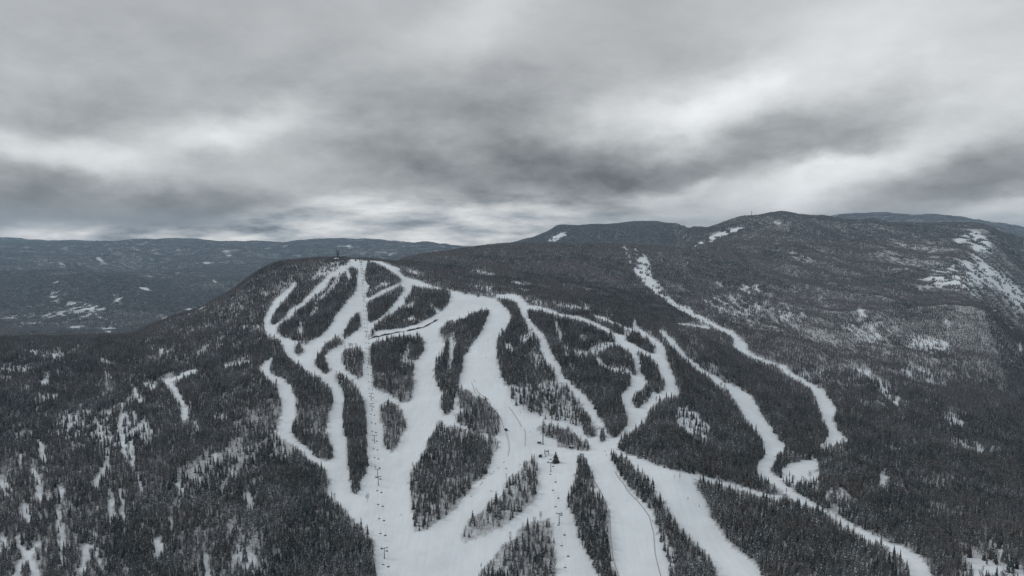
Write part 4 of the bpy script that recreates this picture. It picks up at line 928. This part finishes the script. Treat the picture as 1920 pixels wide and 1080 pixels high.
# ---------------------------------------------------------------- building blocks
class MB:
    def __init__(s): s.V, s.F = [], []
    def box(s, c, d, rz=0.0, taper=1.0):
        k = len(s.V); ca, sa = math.cos(rz), math.sin(rz)
        for z, t in ((-.5, 1.0), (.5, taper)):
            for x, y in ((-.5, -.5), (.5, -.5), (.5, .5), (-.5, .5)):
                a, b = x * d[0] * t, y * d[1] * t; s.V.append((c[0] + a * ca - b * sa, c[1] + a * sa + b * ca, c[2] + z * d[2]))
        for f in ((0, 3, 2, 1), (4, 5, 6, 7), (0, 1, 5, 4), (1, 2, 6, 5), (2, 3, 7, 6), (3, 0, 4, 7)): s.F.append(tuple(k + i for i in f))
        return s
    def bar(s, p, q, r0, r1=None, n=8):
        k = tube(s.V, s.F, p, q, r0, r0 if r1 is None else r1, n)
        s.F.append(tuple(k + i for i in reversed(range(n)))); s.F.append(tuple(k + n + i for i in range(n))); return s
    def poly(s, pts, r, n=6):
        for a, b in zip(pts, pts[1:]): s.bar(a, b, r, None, n)
        return s
    def face(s, *pts): k = len(s.V); s.V.extend(pts); s.F.append(tuple(range(k, k + len(pts)))); return s
    def build(s, name, m, parent=None, loc=(0, 0, 0)): return link(name, mesh(name, s.V, s.F, m), parent, loc)


def root(name, p, label, cat, group=None, rz=0.0):
    r = link(name, None, None, p); r.rotation_euler.z = rz; return tag(r, label, cat, group)


def copy_tree(o, parent=None):
    c = o.copy(); COL.objects.link(c)
    if parent is not None: c.parent = parent
    for ch in list(o.children): copy_tree(ch, c)
    return c


# ---------------------------------------------------------------- chairlifts
def lift_tower(p, rz, h, label, group, wide=4.3):
    r = root('lift_tower', p, label, 'lift tower', group, rz)
    MB().box((0, 0, .1), (1.3, 1.3, 1.0), 0, .85).build('footing', M_CONC, r)
    MB().bar((0, 0, .6), (0, 0, h), .36, .26, 10).build('column', M_STEEL, r)
    l = MB()
    for x in (-.2, .2): l.bar((x, -.45, 1.2), (x, -.36, h - .3), .03, None, 4)
    for z in np.arange(1.5, h - .4, .45): l.bar((-.2, -.43, z), (.2, -.43, z), .02, None, 4)
    l.build('ladder', M_STEEL, r)
    a = MB().box((0, 0, h + .12), (wide + .5, .42, .34)); a.bar((-1.3, 0, h), (0, 0, h - 1.1), .08); a.bar((1.3, 0, h), (0, 0, h - 1.1), .08); a.build('crossarm', M_STEEL, r)
    for sx in (-1, 1):
        x = sx * wide / 2; t = MB().box((x, 0, h + .42), (.22, 2.6, .16))
        for y in np.linspace(-1.1, 1.1, 6): t.bar((x - .08, y, h + .58), (x + .08, y, h + .58), .22, None, 10)
        t.build('sheave_train', M_DARK, r)
        MB().box((x + sx * .55, 0, h + .2), (.5, 2.6, .06)).bar((x + sx * .8, -1.2, h + .2), (x + sx * .8, -1.2, h + 1.2), .03).bar((x + sx * .8, 1.2, h + .2), (x + sx * .8, 1.2, h + 1.2), .03).bar((x + sx * .8, -1.2, h + 1.2), (x + sx * .8, 1.2, h + 1.2), .03).build('catwalk', M_DARK, r)
    return r


def chair_proto():
    r = link('lift_chair', None)
    MB().poly([(0, 0, 0), (.0, .28, -.35), (.0, .30, -1.9), (.0, .12, -2.15)], .05).box((0, 0, .06), (.14, .5, .2)).build('hanger', M_STEEL, r)
    f = MB()
    for x in (-1.05, 1.05): f.poly([(x, .12, -2.15), (x, .15, -3.05), (x, -.5, -3.1)], .04).poly([(x, .0, -2.65), (x, -.55, -2.7)], .04)
    f.bar((-1.05, .12, -2.15), (1.05, .12, -2.15), .045).build('frame', M_STEEL, r)
    MB().box((0, -.18, -3.03), (2.1, .56, .13)).build('seat', M_SEAT, r)
    MB().box((0, .16, -2.66), (2.1, .11, .56)).build('backrest', M_SEAT, r)
    MB().poly([(-1.0, .0, -2.4), (-1.0, -.6, -2.55), (1.0, -.6, -2.55), (1.0, .0, -2.4)], .03).poly([(0, -.6, -2.55), (0, -.65, -3.4), (.5, -.65, -3.4)], .03).build('safety_bar', M_STEEL, r)
    return r


TH_L = 9.2
CHAIR = chair_proto(); CHAIR_USED = [False]


def rope_line(fx, towers, y0, y1, ends, side):
    """points of one side of the haul rope, sagging between the towers"""
    ks = [(y0, ends[0])] + [(float(y), TH_L + .8) for y in towers if y0 < y < y1] + [(y1, ends[1])]
    pts = []
    for (ya, ha), (yb, hb) in zip(ks, ks[1:]):
        za = h1(fx(ya), ya) + ha; zb = h1(fx(yb), yb) + hb; L = yb - ya; n = max(3, int(L / 8))
        for i in range(n):
            u = i / n; y = ya + L * u; pts.append((fx(y) + side, y, za + (zb - za) * u - 4 * L * L * 1.1e-4 * u * (1 - u)))
    ya, ha = ks[-1]; pts.append((fx(ya) + side, ya, h1(fx(ya), ya) + ha)); return pts


def build_lift(fx, towers, y0, y1, spacing, offs, tlabels, tgroup, clabels, rope_label, wide=4.3):
    ang = math.atan2(-(fx(y1) - fx(y0)), y1 - y0)
    for y, lab in zip(towers, tlabels): lift_tower((fx(y), y, h1(fx(y), y)), ang, TH_L, lab, tgroup, wide)
    sides = [rope_line(fx, towers, y0, y1, (TH_L, 4.5), s * wide / 2) for s in (-1, 1)]
    rp = MB()
    for p in sides: rp.poly(p, .022, 4)
    tag(rp.build('haul_rope', M_CABLE), rope_label, 'cable')
    for s in (0, 1):
        p = np.array(sides[s]); y = y0 + offs[s]
        while y < y1 - 6:
            z = float(np.interp(y, p[:, 1], p[:, 2])); x = float(np.interp(y, p[:, 1], p[:, 0]))
            lab = clabels[s][0 if y < clabels[s][2] else 1]
            c = copy_tree(CHAIR) if CHAIR_USED[0] else CHAIR
            CHAIR_USED[0] = True; c.location = (x, y, z); c.rotation_euler.z = ang + (math.pi if s == 0 else 0)
            tag(c, lab, 'lift chair', lab); y += spacing
    return ang


ordn = ['below the frame edge', 'lowest', 'second from the bottom', 'third from the bottom', 'fourth from the bottom', 'fifth from the bottom', 'sixth from the bottom', 'seventh from the bottom', 'eighth from the bottom, beside the rock ledge', 'ninth from the bottom, under the upper spruce strip', 'tenth from the bottom, among the upper runs', 'second from the summit station', 'closest to the summit station']
A1 = build_lift(lift1_x, L1_TOWERS[1:], 500.0, 1716.0, 24.0, (6.0, 3.0), ['T-shaped steel tower of the summit chairlift, ' + q for q in ordn[1:]], 'towers of the summit chairlift',
                (('empty chair on the western rope of the summit chairlift, below the rock ledge', 'tiny chair on the western rope of the summit chairlift, above the rock ledge', 1150.0),
                 ('empty chair on the eastern rope of the summit chairlift, below the rock ledge', 'tiny chair on the eastern rope of the summit chairlift, above the rock ledge', 1150.0)), 'thin steel haul rope of the long summit chairlift')
A2 = build_lift(lift2_x, L2_TOWERS[1:], 500.0, 733.0, 27.0, (3.0, 17.0), ['lower T-shaped tower of the short chairlift, beside the mixed stand', 'upper T-shaped tower of the short chairlift, below its top station'], 'towers of the short chairlift',
                (('empty chair on the western rope of the short chairlift', '', 9e9), ('empty chair on the eastern rope of the short chairlift', '', 9e9)), 'thin steel haul rope of the short lower chairlift', 4.0)


def terminal(p, rz, label, wide):
    r = root('lift_terminal', p, label, 'lift station', None, rz)
    f = MB()
    for x in (-wide / 2, wide / 2):
        for y in (-2.2, 2.6): f.bar((x, y, -.5), (x, y, 4.2), .2)
        f.box((x, .2, 4.35), (.35, 6.0, .4))
    for y in (-2.2, 2.6): f.box((0, y, 4.7), (wide + .8, .35, .35))
    f.box((0, .2, 4.75), (.5, 4.6, .5)); f.build('frame', M_STEEL, r)
    w = MB(); pts = [(wide / 2 * math.cos(a), -1.0 + wide / 2 * math.sin(a), 4.05) for a in np.linspace(0, 2 * math.pi, 33)]; w.poly(pts, .14, 6)
    for k in range(6): w.bar((0, -1.0, 4.05), pts[k * 5], .07)
    w.bar((0, -1.0, 3.7), (0, -1.0, 4.6), .3); w.build('bullwheel', M_DARK, r)
    MB().box((0, .2, 5.15), (2.6, 4.0, .3)).build('roof', M_ROOF, r)


def cabin(name, p, rz, d, label, cat, wall, roof_h=1.0, over=.4, chimney=False):
    r = root(name, p, label, cat, None, rz); w, l, h = d
    b = MB().box((0, 0, h / 2 - .4), (w, l, h + .8))
    for y in (-l / 2, l / 2): b.face((-w / 2, y, h), (w / 2, y, h), (0, y, h + roof_h)) if y > 0 else b.face((w / 2, y, h), (-w / 2, y, h), (0, y, h + roof_h))
    b.build('wall', wall, r)
    rf = MB(); e = w / 2 + over; dz = roof_h * over / (w / 2); y0, y1 = -l / 2 - over, l / 2 + over; t = .32
    for s in (-1, 1):
        q = [(s * e, y0, h - dz), (s * e, y1, h - dz), (0, y1, h + roof_h), (0, y0, h + roof_h)]; k = len(rf.V)
        rf.V.extend([(a, b_, c + .03) for a, b_, c in q] + [(a, b_, c + t) for a, b_, c in q])
        for f in ((0, 1, 2, 3), (7, 6, 5, 4), (0, 4, 5, 1), (1, 5, 6, 2), (2, 6, 7, 3), (3, 7, 4, 0)): rf.F.append(tuple(k + i for i in (f if s > 0 else f[::-1])))
    rf.build('roof', M_ROOF, r)
    MB().box((-w * .22, -l / 2 - .03, 1.0), (.9, .08, 2.0)).build('door', M_DARK, r)
    MB().box((w * .22, -l / 2 - .03, 1.5), (w * .3, .07, .9)).build('window', M_GLASS, r)
    MB().box((w / 2 + .03, 0, 1.5), (.07, l * .4, .9)).build('window', M_GLASS, r)
    if chimney: MB().box((w * .2, l * .2, h + roof_h + .3), (.4, .4, 1.4)).build('chimney', M_DARK, r)
    return r


terminal((lift1_x(1716), 1716, h1(lift1_x(1716), 1716)), A1, 'small lift top station at the head of the summit chairlift', 4.3)
terminal((lift2_x(733), 733, h1(lift2_x(733), 733)), A2, 'open steel lift top station of the short chairlift on bright snow', 4.0)
cabin('operator_hut', P_HUT, .2, (3.2, 3.2, 3.0), 'small dark operator hut beside the short chairlift top station', 'hut', M_DARK, .7)
cabin('cabin', P_CABIN, -.6, (3.4, 4.8, 2.1), 'low cabin with snowy roof in front of the hardwood hedge', 'cabin', M_WOOD, 1.1, .4, True)
cabin('operator_hut', P_HUT1, .1, (4.0, 4.0, 3.6), 'small dark hut at the summit beside the lift head', 'hut', M_DARK, .8)


def open_shelter(p):
    r = root('shelter', p, 'small open timber shelter with snowy roof beside the tall mast', 'shelter')
    for x, y in ((-2, -1.2), (2, -1.2), (-2, 1.2), (2, 1.2)): MB().bar((x, y, -.5), (x, y, 2.5), .13).build('post', M_WOOD, r)
    MB().box((0, 0, 2.62), (5, 3.2, .22)).build('roof_deck', M_WOOD, r)
    MB().box((0, 0, 2.93), (4.9, 3.1, .38), 0, .92).build('snow_cap', M_ROOF, r)
    MB().box((0, 1.1, 1.2), (3.8, .12, 1.3)).build('back_panel', M_DARK, r)
    MB().box((0, .4, .45), (3.4, .5, .1)).box((-1.5, .4, .2), (.12, .4, .5)).box((1.5, .4, .2), (.12, .4, .5)).build('bench', M_WOOD, r)


open_shelter(P_SHELTER)


def lattice(mb, h, w0, w1, bays, r=.06, z0=0.0):
    c = [(-1, -1), (1, -1), (1, 1), (-1, 1)]
    def P(k, z): w = (w0 + (w1 - w0) * z / h) / 2; return (c[k % 4][0] * w, c[k % 4][1] * w, z + z0)
    for k in range(4): mb.bar(P(k, -.5 if z0 == 0 else 0), P(k, h), r * 1.5, None, 5)
    for i in range(bays):
        a, b = h * i / bays, h * (i + 1) / bays
        for k in range(4): mb.bar(P(k, a), P(k + 1, b), r, None, 4); mb.bar(P(k, b), P(k + 1, b), r, None, 4); mb.bar(P(k + 1, a), P(k, b), r, None, 4)
    return mb


def mast(p):
    r = root('mast', p, 'tall slim dark communications mast beside the hardwood hedge', 'mast')
    MB().box((0, 0, 0), (2.0, 2.0, 1.0)).build('footing', M_CONC, r)
    lattice(MB(), 27, .95, .75, 22, .06).bar((0, 0, 0), (0, 0, 27), .14).bar((0, 0, 27), (0, 0, 28.6), .06).build('lattice', M_DARK, r)
    for k in range(3):
        a = 2.1 * k + .4
        MB().box((1.0 * math.cos(a), 1.0 * math.sin(a), 24.2), (.35, .2, 2.6), a + math.pi / 2).bar((0, 0, 24.2), (.9 * math.cos(a), .9 * math.sin(a), 24.2), .06).build('antenna_panel', M_WHITE, r)
    d = MB(); pts = [(.55 * math.cos(t), -.75, 20.5 + .55 * math.sin(t)) for t in np.linspace(0, 6.283, 13)[:-1]]; d.face(*pts)
    for i in range(12): d.face(pts[i], pts[(i + 1) % 12], (0, -.5, 20.5))
    d.build('dish', M_WHITE, r)


mast(P_MAST)


def pavilion(p):
    r = root('pavilion', p, 'round summit hut with wide snow-covered roof under the lookout tower', 'hut')
    n = 12
    def ring(R, z): return [(R * math.cos(6.2832 * i / n), R * math.sin(6.2832 * i / n), z) for i in range(n)]
    w = MB()
    a, b = ring(5.3, -2), ring(5.3, 3.6)
    for i in range(n): w.face(a[i], a[(i + 1) % n], b[(i + 1) % n], b[i])
    w.build('wall', M_WOOD, r)
    d = MB()
    for i in range(n):
        t = 6.2832 * (i + .5) / n; d.box((5.18 * math.cos(t), 5.18 * math.sin(t), 2.2), (1.7, .12, 1.3), t + math.pi / 2)
    d.build('window', M_GLASS, r)
    rf = MB(); e0, e1, m_, t_ = ring(7.4, 3.5), ring(7.4, 4.0), ring(4.0, 5.6), ring(.6, 6.5)
    rf.face(*e0[::-1]); rf.face(*t_)
    for i in range(n):
        j = (i + 1) % n; rf.face(e0[i], e0[j], e1[j], e1[i]); rf.face(e1[i], e1[j], m_[j], m_[i]); rf.face(m_[i], m_[j], t_[j], t_[i])
    rf.build('roof', M_ROOF, r)
    MB().box((0, -5.25, 1.0), (1.3, .2, 2.1)).build('door', M_DARK, r)


pavilion(P_PAV)


def lookout(p):
    r = root('lookout_tower', (p[0], p[1], h1(*p)), 'dark lattice antenna tower rising behind the snow-roofed summit hut', 'tower')
    lattice(MB(), 21, 4.6, 3.4, 6, .14).build('lattice', M_DARK, r)
    MB().box((0, 0, 14.4), (5.2, 5.2, .3)).box((0, 0, 18.4), (4.8, 4.8, .3)).build('platform', M_DARK, r)
    MB().box((0, 0, 12.0), (3.6, 3.6, 4.0)).build('equipment_cabin', M_DARK, r)
    for x, y, z in ((-2.7, -2.2, 21.8), (2.8, -2.1, 21.6), (2.2, -2.4, 16.6)):
        d = MB(); pts = [(x + 1.1 * math.cos(t), y - .3, z + 1.1 * math.sin(t)) for t in np.linspace(0, 6.283, 15)[:-1]]; q = [(x + .9 * math.cos(t), y + .4, z + .9 * math.sin(t)) for t in np.linspace(0, 6.283, 15)[:-1]]
        d.face(*pts); d.face(*q[::-1])
        for i in range(14): d.face(pts[i], pts[(i + 1) % 14], q[(i + 1) % 14], q[i])
        d.bar((x, y + .3, z), (x * .6, -2, z - 1.5), .15).bar((x, y + .3, z), (x * .6, -2, z + .2), .12); d.build('dish', M_DARK, r)
    for x in (-2.2, 0, 2.2): MB().bar((x, 0, 22), (x, 0, 25 if x else 23.5), .1).build('whip_antenna', M_DARK, r)


lookout(P_LOOK)


def far_mast():
    p = at(1409, 411.5); Y = p[1]; hh = 16 * Y / F
    r = root('mast', p, 'thin lone broadcast mast on the far hilltop', 'mast')
    lattice(MB(), hh, 2.2, 1.6, 18, .15).bar((0, 0, 0), (0, 0, hh), .25).build('lattice', M_STEEL, r)
    MB().bar((0, 0, hh * .86), (0, 0, hh), .9).build('antenna_drum', M_STEEL, r)


far_mast()


# ---------------------------------------------------------------- fences, ledge, machine, logs
for pts, (_, lab) in zip(FPTS, FENCES):
    P = []
    for a, b_ in zip(pts, pts[1:]):
        L = math.hypot(b_[0] - a[0], b_[1] - a[1]); n = max(1, int(L / 3.5))
        for i in range(n): x = a[0] + (b_[0] - a[0]) * i / n; y = a[1] + (b_[1] - a[1]) * i / n; P.append(Vector((x, y, h1(x, y))))
    P.append(Vector(pts[-1])); o = P[0].copy()
    r = root('fence', o, lab, 'fence'); net = MB(); up = Vector((0, 0, .75)); pm = mesh('post', *(lambda m_: (m_.V, m_.F))(MB().bar((0, 0, -.4), (0, 0, 1.2), .04, None, 6)), M_WOOD)
    for a, b_ in zip(P, P[1:]):
        a, b_ = a - o, b_ - o; s = (b_ - a).cross(Vector((0, 0, 1))).normalized() * .03
        lo = Vector((0, 0, .12))
        for sg in (1, -1):
            q = [a + lo + s * sg, b_ + lo + s * sg, b_ + up + s * sg, a + up + s * sg]; net.face(*(q if sg > 0 else q[::-1]))
        net.face(a + up + s, b_ + up + s, b_ + up - s, a + up - s)
    net.build('netting', M_NET, r)
    for p in P[::max(1, len(P) // 95 + 1)]: link('post', pm, r, p - o)


def ledge():
    o = Vector(LEDGE[0]); rr = random.Random(4); V, Fc = [], []
    pts = []
    for a, b_ in zip(LEDGE, LEDGE[1:]):
        for u in np.linspace(0, 1, 7)[:-1]: x = a[0] + (b_[0] - a[0]) * u; y = a[1] + (b_[1] - a[1]) * u; pts.append((x, y))
    prof = ((-1.0, -.6), (-.6, 1.0), (.1, 2.0), (1.3, 2.3), (3.0, .4), (3.6, -1.0))
    n = len(prof)
    for i, (x, y) in enumerate(pts):
        sc = min(1, i / 6, (len(pts) - 1 - i) / 4 + .2) * max(.05, 1.9 * float(fbm(np.array([x / 11]), np.array([y / 11]), 2, 5)[0]) - .45) + .04
        for (dy, dz) in prof:
            yy = y + dy * sc + rr.uniform(-.4, .4); xx = x + rr.uniform(-.5, .5)
            V.append(Vector((xx, yy, h1(xx, yy) + (dz * sc * 1.1 + rr.uniform(-.3, .3) if dz > -.3 else -1.2))) - o)
        if i:
            for k in range(n - 1): b = (i - 1) * n + k; Fc.append((b, b + n, b + n + 1, b + 1))
    r = root('rock_ledge', o, 'long dark rock ledge crossing the slope under the upper tree islands', 'rock'); me = mesh('rock_face', V, Fc, M_ROCK); link('rock_face', me, r)


ledge()


def snow_machine(p):
    r = root('snow_machine', p, 'dark machine parked by the curved fence on the wide run', 'machine', None, .5)
    for x in (-1.1, 1.1):
        t = MB(); pr = [(-2.0, .35), (-1.6, .02), (1.6, .02), (2.1, .45), (1.7, .9), (-1.7, .9)]
        for s in (-1, 1): t.face(*[(x + s * .42, a, b) for a, b in (pr if s > 0 else pr[::-1])])
        for i in range(6): a, b = pr[i], pr[(i + 1) % 6]; t.face((x - .42, *a), (x - .42, *b), (x + .42, *b), (x + .42, *a))
        t.build('track', M_DARK, r)
    MB().box((0, .2, 1.15), (2.2, 3.4, .6)).build('body', M_DARK, r)
    MB().box((0, -.7, 1.95), (2.0, 1.5, 1.1), 0, .85).build('cab', M_GLASS, r)
    MB().box((0, -2.6, .55), (3.6, .2, 1.0)).bar((0, -2.5, .6), (0, -1.4, .9), .14).build('blade', M_DARK, r)


snow_machine(MACHINE)
LOGS = [(885, 931, .4), (902, 909, .7), (905, 905, .6), (909, 897, .5), (922, 889, .3), (926, 885, .8), (935, 878, .4), (945, 867, .5), (949, 879, -.8), (921, 921, -.4), (933, 927, .1), (984, 867, .1), (1135, 846, -.6), (880, 812, -.3), (858, 951, .5), (975, 871, -.7)]
LOGS = [q for q in LOGS if q[0] > 884 or q[0] == 858]
lp = MB().bar((-1.5, 0, .15), (1.5, .2, .22), .2, .13, 7)
lm = mesh('log', lp.V, lp.F, M_WOOD)
for i, (a, b, rz) in enumerate(LOGS):
    p = at(a, b); o = link('log', lm, None, p); o.rotation_euler.z = rz
    tag(o, 'short dark log lying on the snow near the big mixed tree island', 'log', 'logs on the snow near the big mixed tree island')


# ---------------------------------------------------------------- skiers
def body_mesh(name, cloth):
    V = [(0, 0, .92), (0, -.03, 1.12), (0, -.10, 1.36), (0, -.13, 1.48), (0, -.17, 1.60), (0, -.18, 1.72),
         (-.11, -.05, .88), (-.15, -.16, .52), (-.14, -.02, .12), (-.14, -.16, .08), (.11, -.05, .88), (.15, -.16, .52), (.14, -.02, .12), (.14, -.16, .08),
         (-.19, -.11, 1.40), (-.31, -.20, 1.16), (-.27, -.42, 1.06), (-.27, -.50, 1.05), (.19, -.11, 1.40), (.31, -.20, 1.16), (.27, -.42, 1.06), (.27, -.50, 1.05)]
    E = [(0, 1), (1, 2), (2, 3), (3, 4), (4, 5), (0, 6), (6, 7), (7, 8), (8, 9), (0, 10), (10, 11), (11, 12), (12, 13), (2, 14), (14, 15), (15, 16), (16, 17), (2, 18), (18, 19), (19, 20), (20, 21)]
    Rd = [.16, .15, .17, .07, .10, .09, .11, .085, .07, .06, .11, .085, .07, .06, .08, .06, .05, .045, .08, .06, .05, .045]
    me = bpy.data.meshes.new(name); me.from_pydata(V, E, [])
    o = bpy.data.objects.new(name, me); COL.objects.link(o); o.modifiers.new('k', 'SKIN'); s = o.modifiers.new('s', 'SUBSURF'); s.levels = 1; s.render_levels = 1
    for i, sv in enumerate(me.skin_vertices[0].data): sv.radius = (Rd[i], Rd[i] * .85); sv.use_root = (i == 0)
    dg = bpy.context.evaluated_depsgraph_get(); out = bpy.data.meshes.new_from_object(o.evaluated_get(dg)); bpy.data.objects.remove(o)
    out.materials.clear()
    for m in cloth: out.materials.append(m)
    for p in out.polygons:
        z, x = p.center.z, abs(p.center.x); p.material_index = 2 if z > 1.5 and x < .15 else (0 if z > .95 else 1)
    return out


M_SKIN = simple('skin', (.45, .30, .24), .6); M_PANTS = simple('dark_ski_trousers', (.03, .03, .035), .8); M_HELM = simple('black_helmet', (.02, .02, .022), .4)
JACK = [('dark', simple('dark_jacket', (.035, .037, .042), .8)), ('navy', simple('navy_jacket', (.03, .045, .09), .8)), ('red', simple('red_jacket', (.22, .035, .03), .8))]
hv = bmesh.new(); bmesh.ops.create_uvsphere(hv, u_segments=12, v_segments=8, radius=.135); hv.transform(Matrix.Translation((0, -.16, 1.76))); hm = bpy.data.meshes.new('helmet'); hv.to_mesh(hm); hv.free(); hm.materials.append(M_HELM)
skb = MB()
for x in (-.14, .14): skb.box((x, -.1, .03), (.09, 1.5, .03)).face((x - .045, -.85, .015), (x + .045, -.85, .015), (x + .03, -1.0, .10), (x - .03, -1.0, .10))
ski_m = mesh('ski', skb.V, skb.F, M_DARK)
pob = MB()
for x in (-.3, .3): pob.bar((x, -.48, 1.08), (x * 1.2, .1, .02), .015, None, 5)
pole_m = mesh('ski_pole', pob.V, pob.F, M_DARK)
BODY = [body_mesh('body', (j, M_PANTS, M_SKIN)) for _, j in JACK]
for (px, py, kind, lab) in ((752, 966.5, 0, 'skier in dark clothes on the open snow between the two chairlifts'), (912, 671.5, 0, 'lone skier in dark clothes high on the wide central run'), (889, 714, 1, 'upper skier of a pair at the top of the short netting fence'),
                            (891, 716.5, 0, 'lower skier of a pair at the top of the short netting fence'), (934, 692, 0, 'dark skier at the spruce edge of the wide run'), (937, 709, 0, 'dark skier close to the sparse spruces, below another skier'), (976, 774.5, 0, 'skier beside the straight netting fence'),
                            (994, 811, 2, 'skier standing above the open shelter by the mast'), (1290, 935.5, 0, 'upper skier on the lowest eastern run beside the dense woods'), (1311, 950, 0, 'lower skier on the lowest eastern run, nearer the dense woods'), (1224, 978.5, 2, 'skier by the netting fence next to the diagonal spruce strip'),
                            (1137.5, 855, 1, 'skier at the trail junction above the diagonal spruce strip'), (949, 879.5, 0, 'skier crossing the run west of the thin stand')):
    p = at(px, py); r = root('person', p, lab, 'person', None, random.uniform(-.9, .9))
    link('body', BODY[kind], r); link('helmet', hm, r); link('ski', ski_m, r); link('ski_pole', pole_m, r)

# ---------------------------------------------------------------- the air
HZ0, HZ1 = float(ZG.min()) - 1, float(max(ZG.max(), CAMZ)) + 16
HAZE_DENS = 4.8e-5
print('TOP', ZG[np.abs(TS) < .75].max(), ZG.max(), 'LOW', ZG.min())
hz = MB().box((0, 7900, (HZ0 + HZ1) / 2), (42000, 16300, HZ1 - HZ0))
hb = mesh('haze', hz.V, hz.F, M_GROUND); hb.materials.clear()
m, b = mat('haze'); o = b.n('ShaderNodeOutputMaterial'); pv = b.n('ShaderNodeVolumePrincipled')
pv.inputs['Color'].default_value = (.56, .77, 1.0, 1); pv.inputs['Density'].default_value = HAZE_DENS; pv.inputs['Anisotropy'].default_value = .2
b.nt.links.new(pv.outputs[0], o.inputs['Volume']); hb.materials.append(m)
tag(link('haze', hb), 'thin blue winter haze filling the valleys', 'haze', kind='stuff')
